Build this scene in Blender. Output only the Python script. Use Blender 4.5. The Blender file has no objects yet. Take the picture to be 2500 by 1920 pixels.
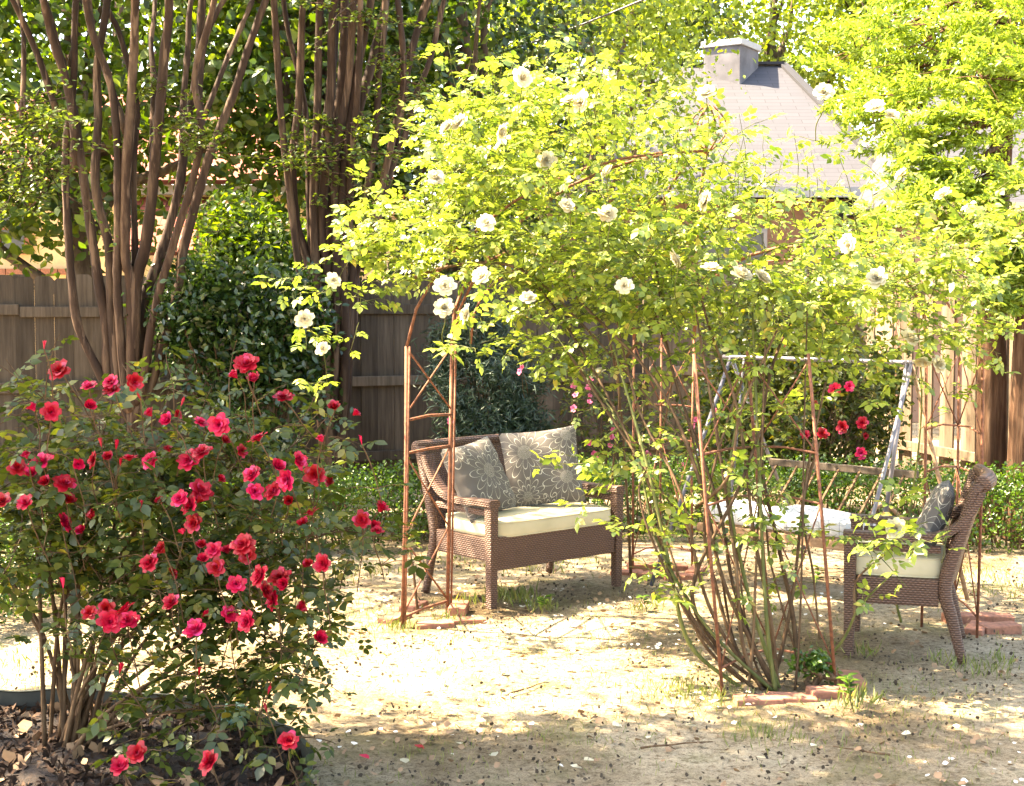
import bpy, math, random
import numpy as np
from mathutils import Matrix, Vector

random.seed(7)
rng = np.random.default_rng(7)
SC = bpy.context.scene
COL = SC.collection

# ------------------------------------------------------------------ camera
F_PX, CX, CY, HOR, EYE = 3400.0, 1250.0, 960.0, 750.0, 1.65   # in pixels of the 2500 px wide photograph
PITCH = math.atan((CY - HOR) / F_PX)
cam_d = bpy.data.cameras.new('camera')
cam = bpy.data.objects.new('camera', cam_d); COL.objects.link(cam)
cam_d.sensor_width = 36.0
cam_d.lens = F_PX / 2500.0 * 36.0
cam_d.clip_start = 0.05
cam_d.clip_end = 2000
cam.location = (0, 0, EYE)
cam.rotation_euler = (math.pi / 2 - PITCH, 0, 0)
SC.camera = cam

# ------------------------------------------------------------------ light
SUN_EL = math.radians(54)
sun_h = Vector((-0.985, 0.17))          # horizontal direction towards the sun
SUN = Vector((sun_h.x * math.cos(SUN_EL), sun_h.y * math.cos(SUN_EL), math.sin(SUN_EL))).normalized()
W = bpy.data.worlds.new('World'); SC.world = W; W.use_nodes = True
wn = W.node_tree.nodes; wl = W.node_tree.links
bg = wn['Background']
sky = wn.new('ShaderNodeTexSky'); sky.sky_type = 'NISHITA'; sky.sun_disc = False
sky.sun_elevation = SUN_EL
sky.sun_rotation = math.atan2(SUN.x, SUN.y) % (2 * math.pi)
sky.dust_density = 2.0
wl.new(sky.outputs[0], bg.inputs[0]); bg.inputs[1].default_value = 0.125
sl = bpy.data.lights.new('sun', 'SUN'); sl.energy = 5.0; sl.angle = math.radians(0.55); sl.color = (1.0, 0.91, 0.76)
so = bpy.data.objects.new('sun', sl); COL.objects.link(so)
so.rotation_euler = SUN.to_track_quat('Z', 'Y').to_euler(); so.location = (-6, 2, 9)
vs = SC.view_settings
vs.view_transform = 'Standard'; vs.look = 'None'; vs.exposure = 3.35; vs.use_white_balance = True; vs.white_balance_temperature = 8000; vs.white_balance_tint = 10; vs.gamma = 1.0; vs.use_curve_mapping = False
SC.cycles.max_bounces = 4; SC.cycles.diffuse_bounces = 2; SC.cycles.glossy_bounces = 1
SC.cycles.transmission_bounces = 3; SC.cycles.transparent_max_bounces = 2; SC.cycles.adaptive_threshold = 0.025
SC.cycles.use_adaptive_sampling = True
SC.cycles.sample_clamp_indirect = 6.0

# ------------------------------------------------------------------ helpers
def at(px, py, Y):
    """the place in the garden seen at photo pixel px,py when it stands Y metres away"""
    a = (px - CX) / F_PX; b = -(py - CY) / F_PX
    d = Vector((a, math.cos(PITCH) + b * math.sin(PITCH), -math.sin(PITCH) + b * math.cos(PITCH)))
    t = Y / d.y
    return Vector((d.x * t, Y, EYE + d.z * t))
def gnd(px, py):
    a = (px - CX) / F_PX; b = -(py - CY) / F_PX
    d = Vector((a, math.cos(PITCH) + b * math.sin(PITCH), -math.sin(PITCH) + b * math.cos(PITCH)))
    t = -EYE / d.z
    return Vector((d.x * t, d.y * t, 0))

def mesh_np(name, V, F, smooth=False):
    """V (n,3), F (m,k) faces of one size"""
    V = np.asarray(V, dtype=np.float32); F = np.asarray(F, dtype=np.int32)
    me = bpy.data.meshes.new(name)
    me.vertices.add(len(V)); me.vertices.foreach_set('co', V.ravel())
    m, k = F.shape
    me.loops.add(m * k); me.loops.foreach_set('vertex_index', F.ravel())
    me.polygons.add(m)
    me.polygons.foreach_set('loop_start', np.arange(0, m * k, k, dtype=np.int32))
    if smooth: me.polygons.foreach_set('use_smooth', np.ones(m, dtype=bool))
    me.update(calc_edges=True)
    return me

class MB:
    """collects shapes, then makes one mesh"""
    def __init__(s): s.v = []; s.f = []
    def add(s, V, F):
        o = len(s.v); s.v += [tuple(p) for p in V]; s.f += [tuple(i + o for i in f) for f in F]
    def box(s, c, size, rz=0.0, M=None):
        hx, hy, hz = size[0] / 2, size[1] / 2, size[2] / 2
        P = [Vector((x, y, z)) for z in (-hz, hz) for y in (-hy, hy) for x in (-hx, hx)]
        R = M if M is not None else Matrix.Rotation(rz, 3, 'Z')
        P = [R @ p + Vector(c) for p in P]
        s.add(P, [(0, 2, 3, 1), (4, 5, 7, 6), (0, 1, 5, 4), (2, 6, 7, 3), (0, 4, 6, 2), (1, 3, 7, 5)])
    def tube(s, pts, rad, n=6, cap=True, squash=1.0):
        pts = [Vector(p) for p in pts]
        if not hasattr(rad, '__len__'): rad = [rad] * len(pts)
        o = len(s.v); up = None
        for i, p in enumerate(pts):
            t = (pts[min(i + 1, len(pts) - 1)] - pts[max(i - 1, 0)])
            if t.length < 1e-9: t = Vector((0, 0, 1))
            t.normalize()
            if up is None:
                up = t.orthogonal().normalized()
            up = (up - t * up.dot(t))
            if up.length < 1e-6: up = t.orthogonal()
            up.normalize(); sd = t.cross(up)
            for k in range(n):
                a = 2 * math.pi * k / n
                s.v.append(tuple(p + up * (math.cos(a) * rad[i]) + sd * (math.sin(a) * rad[i] * squash)))
        for i in range(len(pts) - 1):
            for k in range(n):
                a = o + i * n + k; b = o + i * n + (k + 1) % n
                s.f.append((a, b, b + n, a + n))
        if cap:
            s.f.append(tuple(o + k for k in reversed(range(n))))
            e = o + (len(pts) - 1) * n
            s.f.append(tuple(e + k for k in range(n)))
    def bar(s, a, b, w, h):
        """rectangular bar from a to b, w wide, h tall"""
        a = Vector(a); b = Vector(b); t = (b - a).normalized()
        ref = Vector((0, 0, 1)) if abs(t.z) < 0.95 else Vector((0, 1, 0))
        sd = t.cross(ref).normalized(); up = sd.cross(t)
        P = [p + sd * x + up * z for p in (a, b) for x, z in ((-w/2, -h/2), (w/2, -h/2), (w/2, h/2), (-w/2, h/2))]
        s.add(P, [(3, 2, 1, 0), (4, 5, 6, 7), (0, 1, 5, 4), (1, 2, 6, 5), (2, 3, 7, 6), (3, 0, 4, 7)])
    def mesh(s, name, smooth=False):
        me = bpy.data.meshes.new(name); me.from_pydata(s.v, [], s.f)
        if smooth: me.polygons.foreach_set('use_smooth', [True] * len(me.polygons))
        me.update(); return me

def thing(name, label, cat, loc=(0, 0, 0), rz=0.0, group=None):
    o = bpy.data.objects.new(name, None); COL.objects.link(o); o.empty_display_size = 0.1
    o.location = loc; o.rotation_euler = (0, 0, rz); o['label'] = label; o['category'] = cat
    if group: o['group'] = group
    return o
def obj(name, me, mat, parent=None, world=True, label=None, cat=None, group=None, kind=None, bevel=0.0):
    o = bpy.data.objects.new(name, me); COL.objects.link(o)
    if mat is not None and len(me.materials) == 0: me.materials.append(mat)
    if parent is not None:
        o.parent = parent
        if world:
            q = parent; T = Matrix.Identity(4)
            while q is not None:
                T = Matrix.LocRotScale(q.location, q.rotation_euler, q.scale) @ T if q.parent is None else (q.matrix_parent_inverse @ Matrix.LocRotScale(q.location, q.rotation_euler, q.scale)) @ T
                q = q.parent
            o.matrix_parent_inverse = T.inverted()
    if label: o['label'] = label
    if cat: o['category'] = cat
    if group: o['group'] = group
    if kind: o['kind'] = kind
    if bevel:
        m = o.modifiers.new('bevel', 'BEVEL'); m.width = bevel; m.segments = 2; m.limit_method = 'ANGLE'
    return o

def crom(P, n=6):
    """smooth curve through the points (tuples of any size)"""
    P = [np.array(p, dtype=float) for p in P]
    if len(P) < 3:
        return [P[0] + (P[-1] - P[0]) * t for t in np.linspace(0, 1, n + 1)]
    Q = [2 * P[0] - P[1]] + P + [2 * P[-1] - P[-2]]
    out = []
    for i in range(1, len(Q) - 2):
        a, b, c, d = Q[i - 1], Q[i], Q[i + 1], Q[i + 2]
        for t in np.linspace(0, 1, n, endpoint=False):
            out.append(0.5 * (2 * b + (c - a) * t + (2 * a - 5 * b + 4 * c - d) * t * t + (3 * b - a - 3 * c + d) * t ** 3))
    out.append(P[-1]); return out

def unit(a): return a / np.maximum(np.linalg.norm(a, axis=-1, keepdims=True), 1e-9)
def rand_unit(n): return unit(rng.normal(size=(n, 3)))

# ------------------------------------------------------------------ leaf shapes
def leaflet(L=1.0, wd=0.5, fold=0.12, bend=-0.12, fine=True):
    if fine:
        V = [(0, 0, 0), (-wd * .42, .28, fold * .5), (-wd * .5, .58, fold * .5 + bend * .3), (0, 1, bend), (wd * .5, .58, fold * .5 + bend * .3), (wd * .42, .28, fold * .5), (0, .45, bend * .15)]
        F = [(0, 6, 1), (1, 6, 2), (2, 6, 3), (3, 6, 4), (4, 6, 5), (5, 6, 0)]
    else:
        V = [(0, 0, 0), (-wd * .5, .5, fold), (0, 1, bend), (wd * .5, .5, fold)]
        F = [(0, 2, 1), (0, 3, 2)]
    return np.array(V) * L, np.array(F)
def compound(seed):
    """a rose leaf: five leaflets on a stalk, unit length 1 (about 12 cm)"""
    r = random.Random(seed); Vs = []; Fs = []; o = 0
    def put(px, py, pz, ang, L, tilt):
        nonlocal o
        v, f = leaflet(L, .62, .10, -.10 - r.random() * .12)
        R = np.array(Matrix.Rotation(ang, 3, 'Z') @ Matrix.Rotation(tilt, 3, 'Y') @ Matrix.Rotation(r.uniform(-.25, .1), 3, 'X'))
        Vs.append(v @ R.T + np.array([px, py, pz])); Fs.append(f + o); o += len(v)
    put(0, .60, -.05, r.uniform(-.15, .15), .45, r.uniform(-.2, .2))
    for y, L in ((.52, .38), (.28, .32)):
        put(.01, y, -.03, -1.15 + r.uniform(-.2, .2), L, r.uniform(-.3, .3))
        put(-.01, y + .02, -.03, 1.15 + r.uniform(-.2, .2), L, r.uniform(-.3, .3))
    V = np.array([(-.008, 0, 0), (.008, 0, 0), (0, .62, -.05)]); Vs.append(V); Fs.append(np.array([(0, 1, 2)]) + o)
    return np.vstack(Vs), np.vstack(Fs)
COMP = [compound(i) for i in range(4)]
LEAF = [leaflet(1, .5, .12, -.12)]
OVAL = [leaflet(1, .62, .1, -.1, False)]
WIDE = [leaflet(1, .62, .14, -.22, True), leaflet(1.1, .5, .2, -.3, True), leaflet(.9, .72, .1, -.12, True)]
NEED = [leaflet(1, .16, .03, -.05, False)]

def frames(n, up=0.6, tilt=None):
    N = rand_unit(n) * (1 - up) + np.array([0, 0, 1.0]) * up
    if tilt is not None: N = N + np.array(tilt)
    N = unit(N); A = rand_unit(n); A = unit(A - N * np.sum(A * N, 1, keepdims=True))
    return A, N
class Leaves:
    def __init__(s): s.p = []; s.a = []; s.n = []; s.s = []
    def add(s, P, A, N, S):
        s.p.append(np.atleast_2d(P)); s.a.append(np.atleast_2d(A)); s.n.append(np.atleast_2d(N)); s.s.append(np.atleast_1d(S))
    def arrays(s):
        P = np.vstack(s.p); A = unit(np.vstack(s.a)); N = np.vstack(s.n); S = np.concatenate(s.s)
        N = unit(N - A * np.sum(A * N, 1, keepdims=True)); X = np.cross(A, N)
        return P, X, A, N, S
    def build(s, name, shapes, mat, parent, single=0, kind='stuff', single_name='leaf', prefer=None):
        P, X, A, N, S = s.arrays(); n = len(P)
        pick = np.zeros(n, bool)
        if single:
            px = P[:, 0] / P[:, 1]
            score = P[:, 1].copy() + rng.uniform(0, .25, n)
            score[(abs(px) > .36) | (P[:, 2] < 0.05)] += 100
            if prefer is not None: score += prefer(P)
            idx = np.argsort(score)[:single]; pick[idx] = True
            meshes = []
            for k, (v, f) in enumerate(shapes):
                me = mesh_np(single_name, v, f); me.materials.append(mat); meshes.append(me)
            for i in idx:
                o = bpy.data.objects.new(single_name, meshes[i % len(shapes)]); COL.objects.link(o)
                M = Matrix(((X[i, 0] * S[i], A[i, 0] * S[i], N[i, 0] * S[i], P[i, 0]), (X[i, 1] * S[i], A[i, 1] * S[i], N[i, 1] * S[i], P[i, 1]), (X[i, 2] * S[i], A[i, 2] * S[i], N[i, 2] * S[i], P[i, 2]), (0, 0, 0, 1)))
                o.parent = parent; o.matrix_parent_inverse = Matrix.Translation(-Vector(parent.location))
                o.matrix_basis = M
        keep = ~pick; ks = np.arange(n)[keep]; Vs = []; Fs = []; off = 0
        for k, (v, f) in enumerate(shapes):
            I = ks[ks % len(shapes) == k]
            if len(I) == 0: continue
            sv = v[None] * S[I][:, None, None]
            VV = P[I][:, None] + sv[..., 0:1] * X[I][:, None] + sv[..., 1:2] * A[I][:, None] + sv[..., 2:3] * N[I][:, None]
            FF = f[None] + (np.arange(len(I)) * len(v))[:, None, None] + off
            Vs.append(VV.reshape(-1, 3)); Fs.append(FF.reshape(-1, 3)); off += len(I) * len(v)
        me = mesh_np(name, np.vstack(Vs), np.vstack(Fs))
        return obj(name, me, mat, parent, kind=kind)

# ------------------------------------------------------------------ materials
def mat(name):
    m = bpy.data.materials.new(name); m.use_nodes = True
    nt = m.node_tree; b = nt.nodes['Principled BSDF']
    return m, nt, b
def node(nt, t, **kw):
    n = nt.nodes.new(t)
    for k, v in kw.items():
        if k.startswith('i_'): n.inputs[k[2:].replace('_', ' ')].default_value = v
        elif k.startswith('n_'): n.inputs[int(k[2:])].default_value = v
        else: setattr(n, k, v)
    return n
def ramp(nt, stops, src=None):
    r = nt.nodes.new('ShaderNodeValToRGB'); e = r.color_ramp.elements
    while len(e) < len(stops): e.new(0.5)
    for el, (p, c) in zip(e, stops): el.position = p; el.color = (*c, 1)
    if src is not None: nt.links.new(src, r.inputs[0])
    return r
def mix(nt, a, b, fac, kind='MIX'):
    m = nt.nodes.new('ShaderNodeMix'); m.data_type = 'RGBA'; m.blend_type = kind
    for s, v in ((m.inputs[0], fac), (m.inputs[6], a), (m.inputs[7], b)):
        if hasattr(v, 'is_linked'): nt.links.new(v, s)
        else: s.default_value = v if not isinstance(v, tuple) else (*v, 1)
    return m.outputs[2]
def bump(nt, b, h, st=0.5, d=0.01):
    n = nt.nodes.new('ShaderNodeBump'); n.inputs['Strength'].default_value = st; n.inputs['Distance'].default_value = d
    nt.links.new(h, n.inputs['Height']); nt.links.new(n.outputs[0], b.inputs['Normal'])
def math_n(nt, op, a, b=None, c=None):
    n = nt.nodes.new('ShaderNodeMath'); n.operation = op
    for i, v in enumerate((a, b, c)):
        if v is None: continue
        if hasattr(v, 'is_linked'): nt.links.new(v, n.inputs[i])
        else: n.inputs[i].default_value = v
    return n.outputs[0]

def leaf_mat(name, stops, trans=0.4, tcol=(1.25, 1.25, .5), gloss=0.06, rough=0.4):
    m = bpy.data.materials.new(name); m.use_nodes = True; nt = m.node_tree; nt.nodes.clear()
    out = nt.nodes.new('ShaderNodeOutputMaterial')
    geo = nt.nodes.new('ShaderNodeNewGeometry'); oi = nt.nodes.new('ShaderNodeObjectInfo')
    fac = math_n(nt, 'FRACT', math_n(nt, 'ADD', geo.outputs['Random Per Island'], oi.outputs['Random']))
    r = ramp(nt, stops, fac)
    dif = nt.nodes.new('ShaderNodeBsdfDiffuse'); tr = nt.nodes.new('ShaderNodeBsdfTranslucent'); gl = nt.nodes.new('ShaderNodeBsdfGlossy')
    gl.inputs['Roughness'].default_value = rough; gl.inputs['Color'].default_value = (1, 1, 1, 1)
    nt.links.new(r.outputs[0], dif.inputs[0])
    tc = mix(nt, r.outputs[0], tcol, 1.0, 'MULTIPLY'); nt.links.new(tc, tr.inputs[0])
    m1 = nt.nodes.new('ShaderNodeMixShader'); m1.inputs[0].default_value = trans
    nt.links.new(dif.outputs[0], m1.inputs[1]); nt.links.new(tr.outputs[0], m1.inputs[2])
    m2 = nt.nodes.new('ShaderNodeMixShader'); m2.inputs[0].default_value = gloss
    nt.links.new(m1.outputs[0], m2.inputs[1]); nt.links.new(gl.outputs[0], m2.inputs[2])
    nt.links.new(m2.outputs[0], out.inputs[0]); return m

M_LROSE = leaf_mat('climbing_rose_leaf', [(0, (.06, .11, .018)), (.25, (.14, .205, .03)), (.6, (.23, .30, .042)), (.93, (.32, .385, .065)), (1, (.38, .30, .08))], .5, (1.25, 1.22, .7), .04, .45)
M_RROSE = leaf_mat('red_rose_leaf', [(0, (.022, .038, .009)), (.5, (.05, .072, .014)), (.85, (.09, .108, .02)), (1, (.19, .16, .03))], .38, (1.6, 1.5, .45), .03, .4)
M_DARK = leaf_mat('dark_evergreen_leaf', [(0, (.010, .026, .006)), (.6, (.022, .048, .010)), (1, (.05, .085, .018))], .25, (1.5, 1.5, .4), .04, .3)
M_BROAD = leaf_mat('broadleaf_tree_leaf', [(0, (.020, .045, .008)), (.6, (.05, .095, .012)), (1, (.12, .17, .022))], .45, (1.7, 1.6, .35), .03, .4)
M_MYRT = leaf_mat('crape_myrtle_leaf', [(0, (.045, .08, .015)), (.6, (.09, .14, .022)), (1, (.16, .2, .04))], .45, (1.5, 1.4, .4), .05, .4)
M_BOX = leaf_mat('boxwood_leaf', [(0, (.024, .062, .008)), (.6, (.055, .115, .013)), (1, (.11, .18, .02))], .35, (1.5, 1.5, .4), .035, .35)
M_CEDAR = leaf_mat('cedar_spray', [(0, (.14, .215, .03)), (.6, (.25, .34, .05)), (1, (.34, .41, .085))], .5, (1.25, 1.25, .65), .02, .5)
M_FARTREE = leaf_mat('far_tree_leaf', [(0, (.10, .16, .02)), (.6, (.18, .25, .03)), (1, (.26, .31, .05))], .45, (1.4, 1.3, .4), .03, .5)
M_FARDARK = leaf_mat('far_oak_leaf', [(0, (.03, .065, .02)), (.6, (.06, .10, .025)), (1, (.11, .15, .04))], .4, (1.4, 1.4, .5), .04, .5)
M_CONI = leaf_mat('conifer_needle', [(0, (.015, .035, .02)), (.6, (.03, .055, .03)), (1, (.05, .085, .04))], .15, (1.2, 1.3, .6), .04, .5)
M_GRASS = leaf_mat('grass_blade', [(0, (.10, .13, .03)), (.6, (.16, .20, .04)), (1, (.28, .26, .09))], .4, (1.3, 1.2, .5), .03, .5)

def petal_mat(name, stops, trans, tc, rough=.45):
    m, nt, b = mat(name)
    geo = nt.nodes.new('ShaderNodeNewGeometry'); oi = nt.nodes.new('ShaderNodeObjectInfo')
    fac = math_n(nt, 'FRACT', math_n(nt, 'ADD', geo.outputs['Random Per Island'], oi.outputs['Random']))
    r = ramp(nt, stops, fac)
    ns = node(nt, 'ShaderNodeTexNoise', i_Scale=60.0)
    c = mix(nt, r.outputs[0], (.75, .75, .75), math_n(nt, 'MULTIPLY', ns.outputs[0], .5), 'MULTIPLY')
    hv = nt.nodes.new('ShaderNodeHueSaturation'); nt.links.new(c, hv.inputs['Color'])
    nt.links.new(math_n(nt, 'MULTIPLY_ADD', oi.outputs['Random'], .55, .62), hv.inputs['Value'])
    nt.links.new(math_n(nt, 'MULTIPLY_ADD', oi.outputs['Random'], -.014, .503), hv.inputs['Hue']); c = hv.outputs[0]
    nt.links.new(c, b.inputs['Base Color']); b.inputs['Roughness'].default_value = rough
    b.inputs['Specular IOR Level'].default_value = .35
    tr = nt.nodes.new('ShaderNodeBsdfTranslucent'); nt.links.new(mix(nt, c, tc, 1.0, 'MULTIPLY'), tr.inputs[0])
    ms = nt.nodes.new('ShaderNodeMixShader'); ms.inputs[0].default_value = trans
    nt.links.new(b.outputs[0], ms.inputs[1]); nt.links.new(tr.outputs[0], ms.inputs[2])
    nt.links.new(ms.outputs[0], nt.nodes['Material Output'].inputs[0]); return m
M_RED = petal_mat('red_petal', [(0, (.34, .0015, .007)), (.5, (.46, .002, .012)), (.85, (.54, .006, .03)), (1, (.62, .045, .13))], .18, (1.1, 1, 1))
M_PINK = petal_mat('pink_petal', [(0, (.60, .06, .13)), (1, (.72, .20, .28))], .25, (1.1, 1, 1))
M_WHITE = petal_mat('cream_petal', [(0, (.78, .72, .50)), (.6, (.80, .77, .62)), (1, (.76, .66, .42))], .40, (1.1, 1.05, .85))

def wood_mat(name, c1, c2, c3, scale=(30, 30, 2.0), rough=.85, bstr=.35, rndv=.35):
    m, nt, b = mat(name)
    tc = nt.nodes.new('ShaderNodeTexCoord'); oi = nt.nodes.new('ShaderNodeObjectInfo')
    off = nt.nodes.new('ShaderNodeVectorMath'); off.operation = 'ADD'
    cmb = nt.nodes.new('ShaderNodeCombineXYZ')
    k = math_n(nt, 'MULTIPLY', oi.outputs['Random'], 37.0)
    for i in range(3): nt.links.new(k, cmb.inputs[i])
    nt.links.new(tc.outputs['Object'], off.inputs[0]); nt.links.new(cmb.outputs[0], off.inputs[1])
    mp = node(nt, 'ShaderNodeMapping'); mp.inputs['Scale'].default_value = scale
    nt.links.new(off.outputs[0], mp.inputs[0])
    ns = node(nt, 'ShaderNodeTexNoise', i_Scale=1.0, i_Detail=6.0, i_Roughness=.65)
    nt.links.new(mp.outputs[0], ns.inputs[0])
    r = ramp(nt, [(.27, c1), (.5, c2), (.72, c3)], ns.outputs[0])
    n2 = node(nt, 'ShaderNodeTexNoise', i_Scale=1.7, i_Detail=3.0); nt.links.new(off.outputs[0], n2.inputs[0])
    c = mix(nt, r.outputs[0], (.45, .42, .40), math_n(nt, 'MULTIPLY', n2.outputs[0], .7), 'MULTIPLY')
    hv = nt.nodes.new('ShaderNodeHueSaturation')
    nt.links.new(math_n(nt, 'MULTIPLY_ADD', oi.outputs['Random'], rndv * 2, 1 - rndv), hv.inputs['Value'])
    nt.links.new(c, hv.inputs['Color']); nt.links.new(hv.outputs[0], b.inputs['Base Color'])
    b.inputs['Roughness'].default_value = rough; b.inputs['Specular IOR Level'].default_value = .2
    bump(nt, b, ns.outputs[0], bstr, .01); return m
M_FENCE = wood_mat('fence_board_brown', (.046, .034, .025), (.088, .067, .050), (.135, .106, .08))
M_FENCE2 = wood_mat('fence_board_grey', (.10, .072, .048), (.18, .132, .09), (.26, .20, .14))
M_BARK = wood_mat('crape_myrtle_bark', (.02, .010, .006), (.044, .023, .014), (.16, .10, .062), (11, 11, 1.8), .75, .5, .25)
nt = M_BARK.node_tree; b = nt.nodes['Principled BSDF']; src = b.inputs['Base Color'].links[0].from_socket
tc = nt.nodes.new('ShaderNodeTexCoord'); mp = node(nt, 'ShaderNodeMapping'); mp.inputs['Scale'].default_value = (16, 16, 1.1); nt.links.new(tc.outputs['Object'], mp.inputs[0])
pn = node(nt, 'ShaderNodeTexNoise', i_Scale=1.0, i_Detail=4.0, i_Distortion=.6); nt.links.new(mp.outputs[0], pn.inputs[0])
pr = ramp(nt, [(.58, (0, 0, 0)), (.63, (1, 1, 1))], pn.outputs[0])
nt.links.new(mix(nt, src, (.15, .092, .06), math_n(nt, 'MULTIPLY', pr.outputs[0], .75)), b.inputs['Base Color'])
M_CEDARBARK = wood_mat('cedar_bark', (.035, .016, .008), (.10, .05, .027), (.20, .12, .075), (34, 34, 2.2), .9, 1.0, .1)
M_TRUNK = wood_mat('tree_bark', (.05, .035, .025), (.10, .07, .05), (.17, .13, .10), (12, 12, 3), .9, .7, .2)
M_CANE = wood_mat('rose_cane_bark', (.05, .028, .014), (.115, .066, .034), (.20, .13, .07), (40, 40, 8), .8, .3, .35)
M_CANEG = wood_mat('green_rose_cane', (.06, .075, .02), (.12, .13, .035), (.20, .18, .06), (40, 40, 8), .6, .2, .3)
M_SLAT = wood_mat('swing_slat_wood', (.20, .12, .07), (.36, .22, .13), (.48, .32, .2), (40, 6, 40), .7, .2, .1)
M_CHIP = wood_mat('mulch_chip', (.02, .012, .008), (.048, .027, .017), (.11, .065, .04), (20, 20, 20), .9, .2, .1)

def simple(name, col, rough=.6, metal=0, nscale=20, var=.25, bstr=.15):
    m, nt, b = mat(name)
    tc = nt.nodes.new('ShaderNodeTexCoord')
    ns = node(nt, 'ShaderNodeTexNoise', i_Scale=float(nscale), i_Detail=5.0); nt.links.new(tc.outputs['Object'], ns.inputs[0])
    d = tuple(max(0, x * (1 - var)) for x in col); l = tuple(min(1, x * (1 + var)) for x in col)
    r = ramp(nt, [(.3, d), (.7, l)], ns.outputs[0]); nt.links.new(r.outputs[0], b.inputs['Base Color'])
    b.inputs['Roughness'].default_value = rough; b.inputs['Metallic'].default_value = metal
    if bstr: bump(nt, b, ns.outputs[0], bstr, .005)
    return m
M_RUST = simple('rusty_iron', (.17, .060, .028), .8, 0.0, 55, .45, .3)
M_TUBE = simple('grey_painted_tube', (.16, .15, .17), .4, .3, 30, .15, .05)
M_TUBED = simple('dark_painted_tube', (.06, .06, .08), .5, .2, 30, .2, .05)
M_CUSH = simple('cream_cushion_fabric', (.46, .40, .26), .9, 0, 7, .10, .25)
M_BRICK = simple('red_clay_brick', (.26, .11, .068), .9, 0, 45, .3, .4)
M_STUCCO = simple('cream_stucco', (.72, .52, .30), .95, 0, 25, .06, .2)
M_STUCCO2 = simple('brown_painted_wall', (.26, .15, .10), .9, 0, 12, .12, .2)
M_WHITEP = simple('white_trim_paint', (.30, .30, .31), .6, 0, 10, .05, 0)
M_CHIM = simple('pale_chimney_stucco', (.11, .105, .115), .95, 0, 3, .35, .8)
M_EDGE = simple('dark_edging_strip', (.018, .022, .018), .5, 0, 12, .4, .05)
M_GREENP = simple('weathered_green_paint', (.12, .22, .16), .7, 0, 25, .25, .2)
M_GLASS = simple('dark_window_glass', (.05, .05, .06), .12, 0, 3, .2, 0)
M_SEPAL = simple('green_sepal', (.12, .16, .04), .6, 0, 30, .2, 0)
M_PEBBLE = simple('pale_petal_litter', (.66, .62, .55), .8, 0, 8, .2, 0)
M_SPECK = simple('dark_litter', (.05, .034, .02), 1.0, 0, 8, .5, 0)
M_DRYLEAF = simple('dry_leaf', (.25, .15, .08), .8, 0, 14, .4, 0)
M_CABLE = simple('cable_sheath', (.08, .07, .07), .4, 0, 5, .1, 0)

# sandy ground
M_GROUND, nt, b = mat('sandy_ground')
tc = nt.nodes.new('ShaderNodeTexCoord')
n1 = node(nt, 'ShaderNodeTexNoise', i_Scale=1.1, i_Detail=6.0, i_Roughness=.6); nt.links.new(tc.outputs['Object'], n1.inputs[0])
n2 = node(nt, 'ShaderNodeTexNoise', i_Scale=38.0, i_Detail=6.0, i_Roughness=.7); nt.links.new(tc.outputs['Object'], n2.inputs[0])
n3 = node(nt, 'ShaderNodeTexVoronoi', i_Scale=55.0); nt.links.new(tc.outputs['Object'], n3.inputs[0])
c1 = ramp(nt, [(.3, (.34, .265, .17)), (.5, (.45, .365, .25)), (.7, (.54, .455, .33))], n1.outputs[0])
c2 = ramp(nt, [(.32, (.35, .30, .25)), (.5, (.85, .84, .82)), (.75, (1.15, 1.12, 1.08))], n2.outputs[0])
c3 = mix(nt, c1.outputs[0], c2.outputs[0], 1.0, 'MULTIPLY')
sp = ramp(nt, [(.10, (.35, .28, .22)), (.22, (1, 1, 1))], n3.outputs[0])
n4 = node(nt, 'ShaderNodeTexNoise', i_Scale=2.6, i_Detail=5.0); nt.links.new(tc.outputs['Object'], n4.inputs[0])
moss = ramp(nt, [(.52, (0, 0, 0)), (.72, (1, 1, 1))], n4.outputs[0])
n6 = node(nt, 'ShaderNodeTexNoise', i_Scale=150.0, i_Detail=5.0, i_Roughness=.8); nt.links.new(tc.outputs['Object'], n6.inputs[0])
gr = ramp(nt, [(.34, (.30, .26, .22)), (.48, (.9, .89, .87)), (.7, (1.2, 1.18, 1.15))], n6.outputs[0])
c4 = mix(nt, mix(nt, c3, sp.outputs[0], .7, 'MULTIPLY'), gr.outputs[0], .85, 'MULTIPLY')
c5 = mix(nt, c4, (.16, .155, .06), math_n(nt, 'MULTIPLY', moss.outputs[0], .6))
n5 = node(nt, 'ShaderNodeTexNoise', i_Scale=.55, i_Detail=7.0, i_Roughness=.68); nt.links.new(tc.outputs['Object'], n5.inputs[0])
pat = ramp(nt, [(.40, (.55, .50, .45)), (.55, (1, 1, 1)), (.7, (1.12, 1.1, 1.06))], n5.outputs[0])
c5 = mix(nt, c5, pat.outputs[0], .8, 'MULTIPLY')
nt.links.new(c5, b.inputs['Base Color']); b.inputs['Roughness'].default_value = .95; b.inputs['Specular IOR Level'].default_value = .1
bump(nt, b, math_n(nt, 'ADD', n2.outputs[0], math_n(nt, 'MULTIPLY', n4.outputs[0], 1.6)), 1.0, .03)
# mulch
M_MULCH, nt, b = mat('bark_mulch')
tc = nt.nodes.new('ShaderNodeTexCoord')
n1 = node(nt, 'ShaderNodeTexNoise', i_Scale=45.0, i_Detail=8.0, i_Roughness=.75); nt.links.new(tc.outputs['Object'], n1.inputs[0])
c1 = ramp(nt, [(.3, (.008, .005, .003)), (.55, (.032, .018, .011)), (.75, (.085, .05, .03))], n1.outputs[0])
nt.links.new(c1.outputs[0], b.inputs['Base Color']); b.inputs['Roughness'].default_value = .95
bump(nt, b, n1.outputs[0], 1.0, .03)
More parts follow.
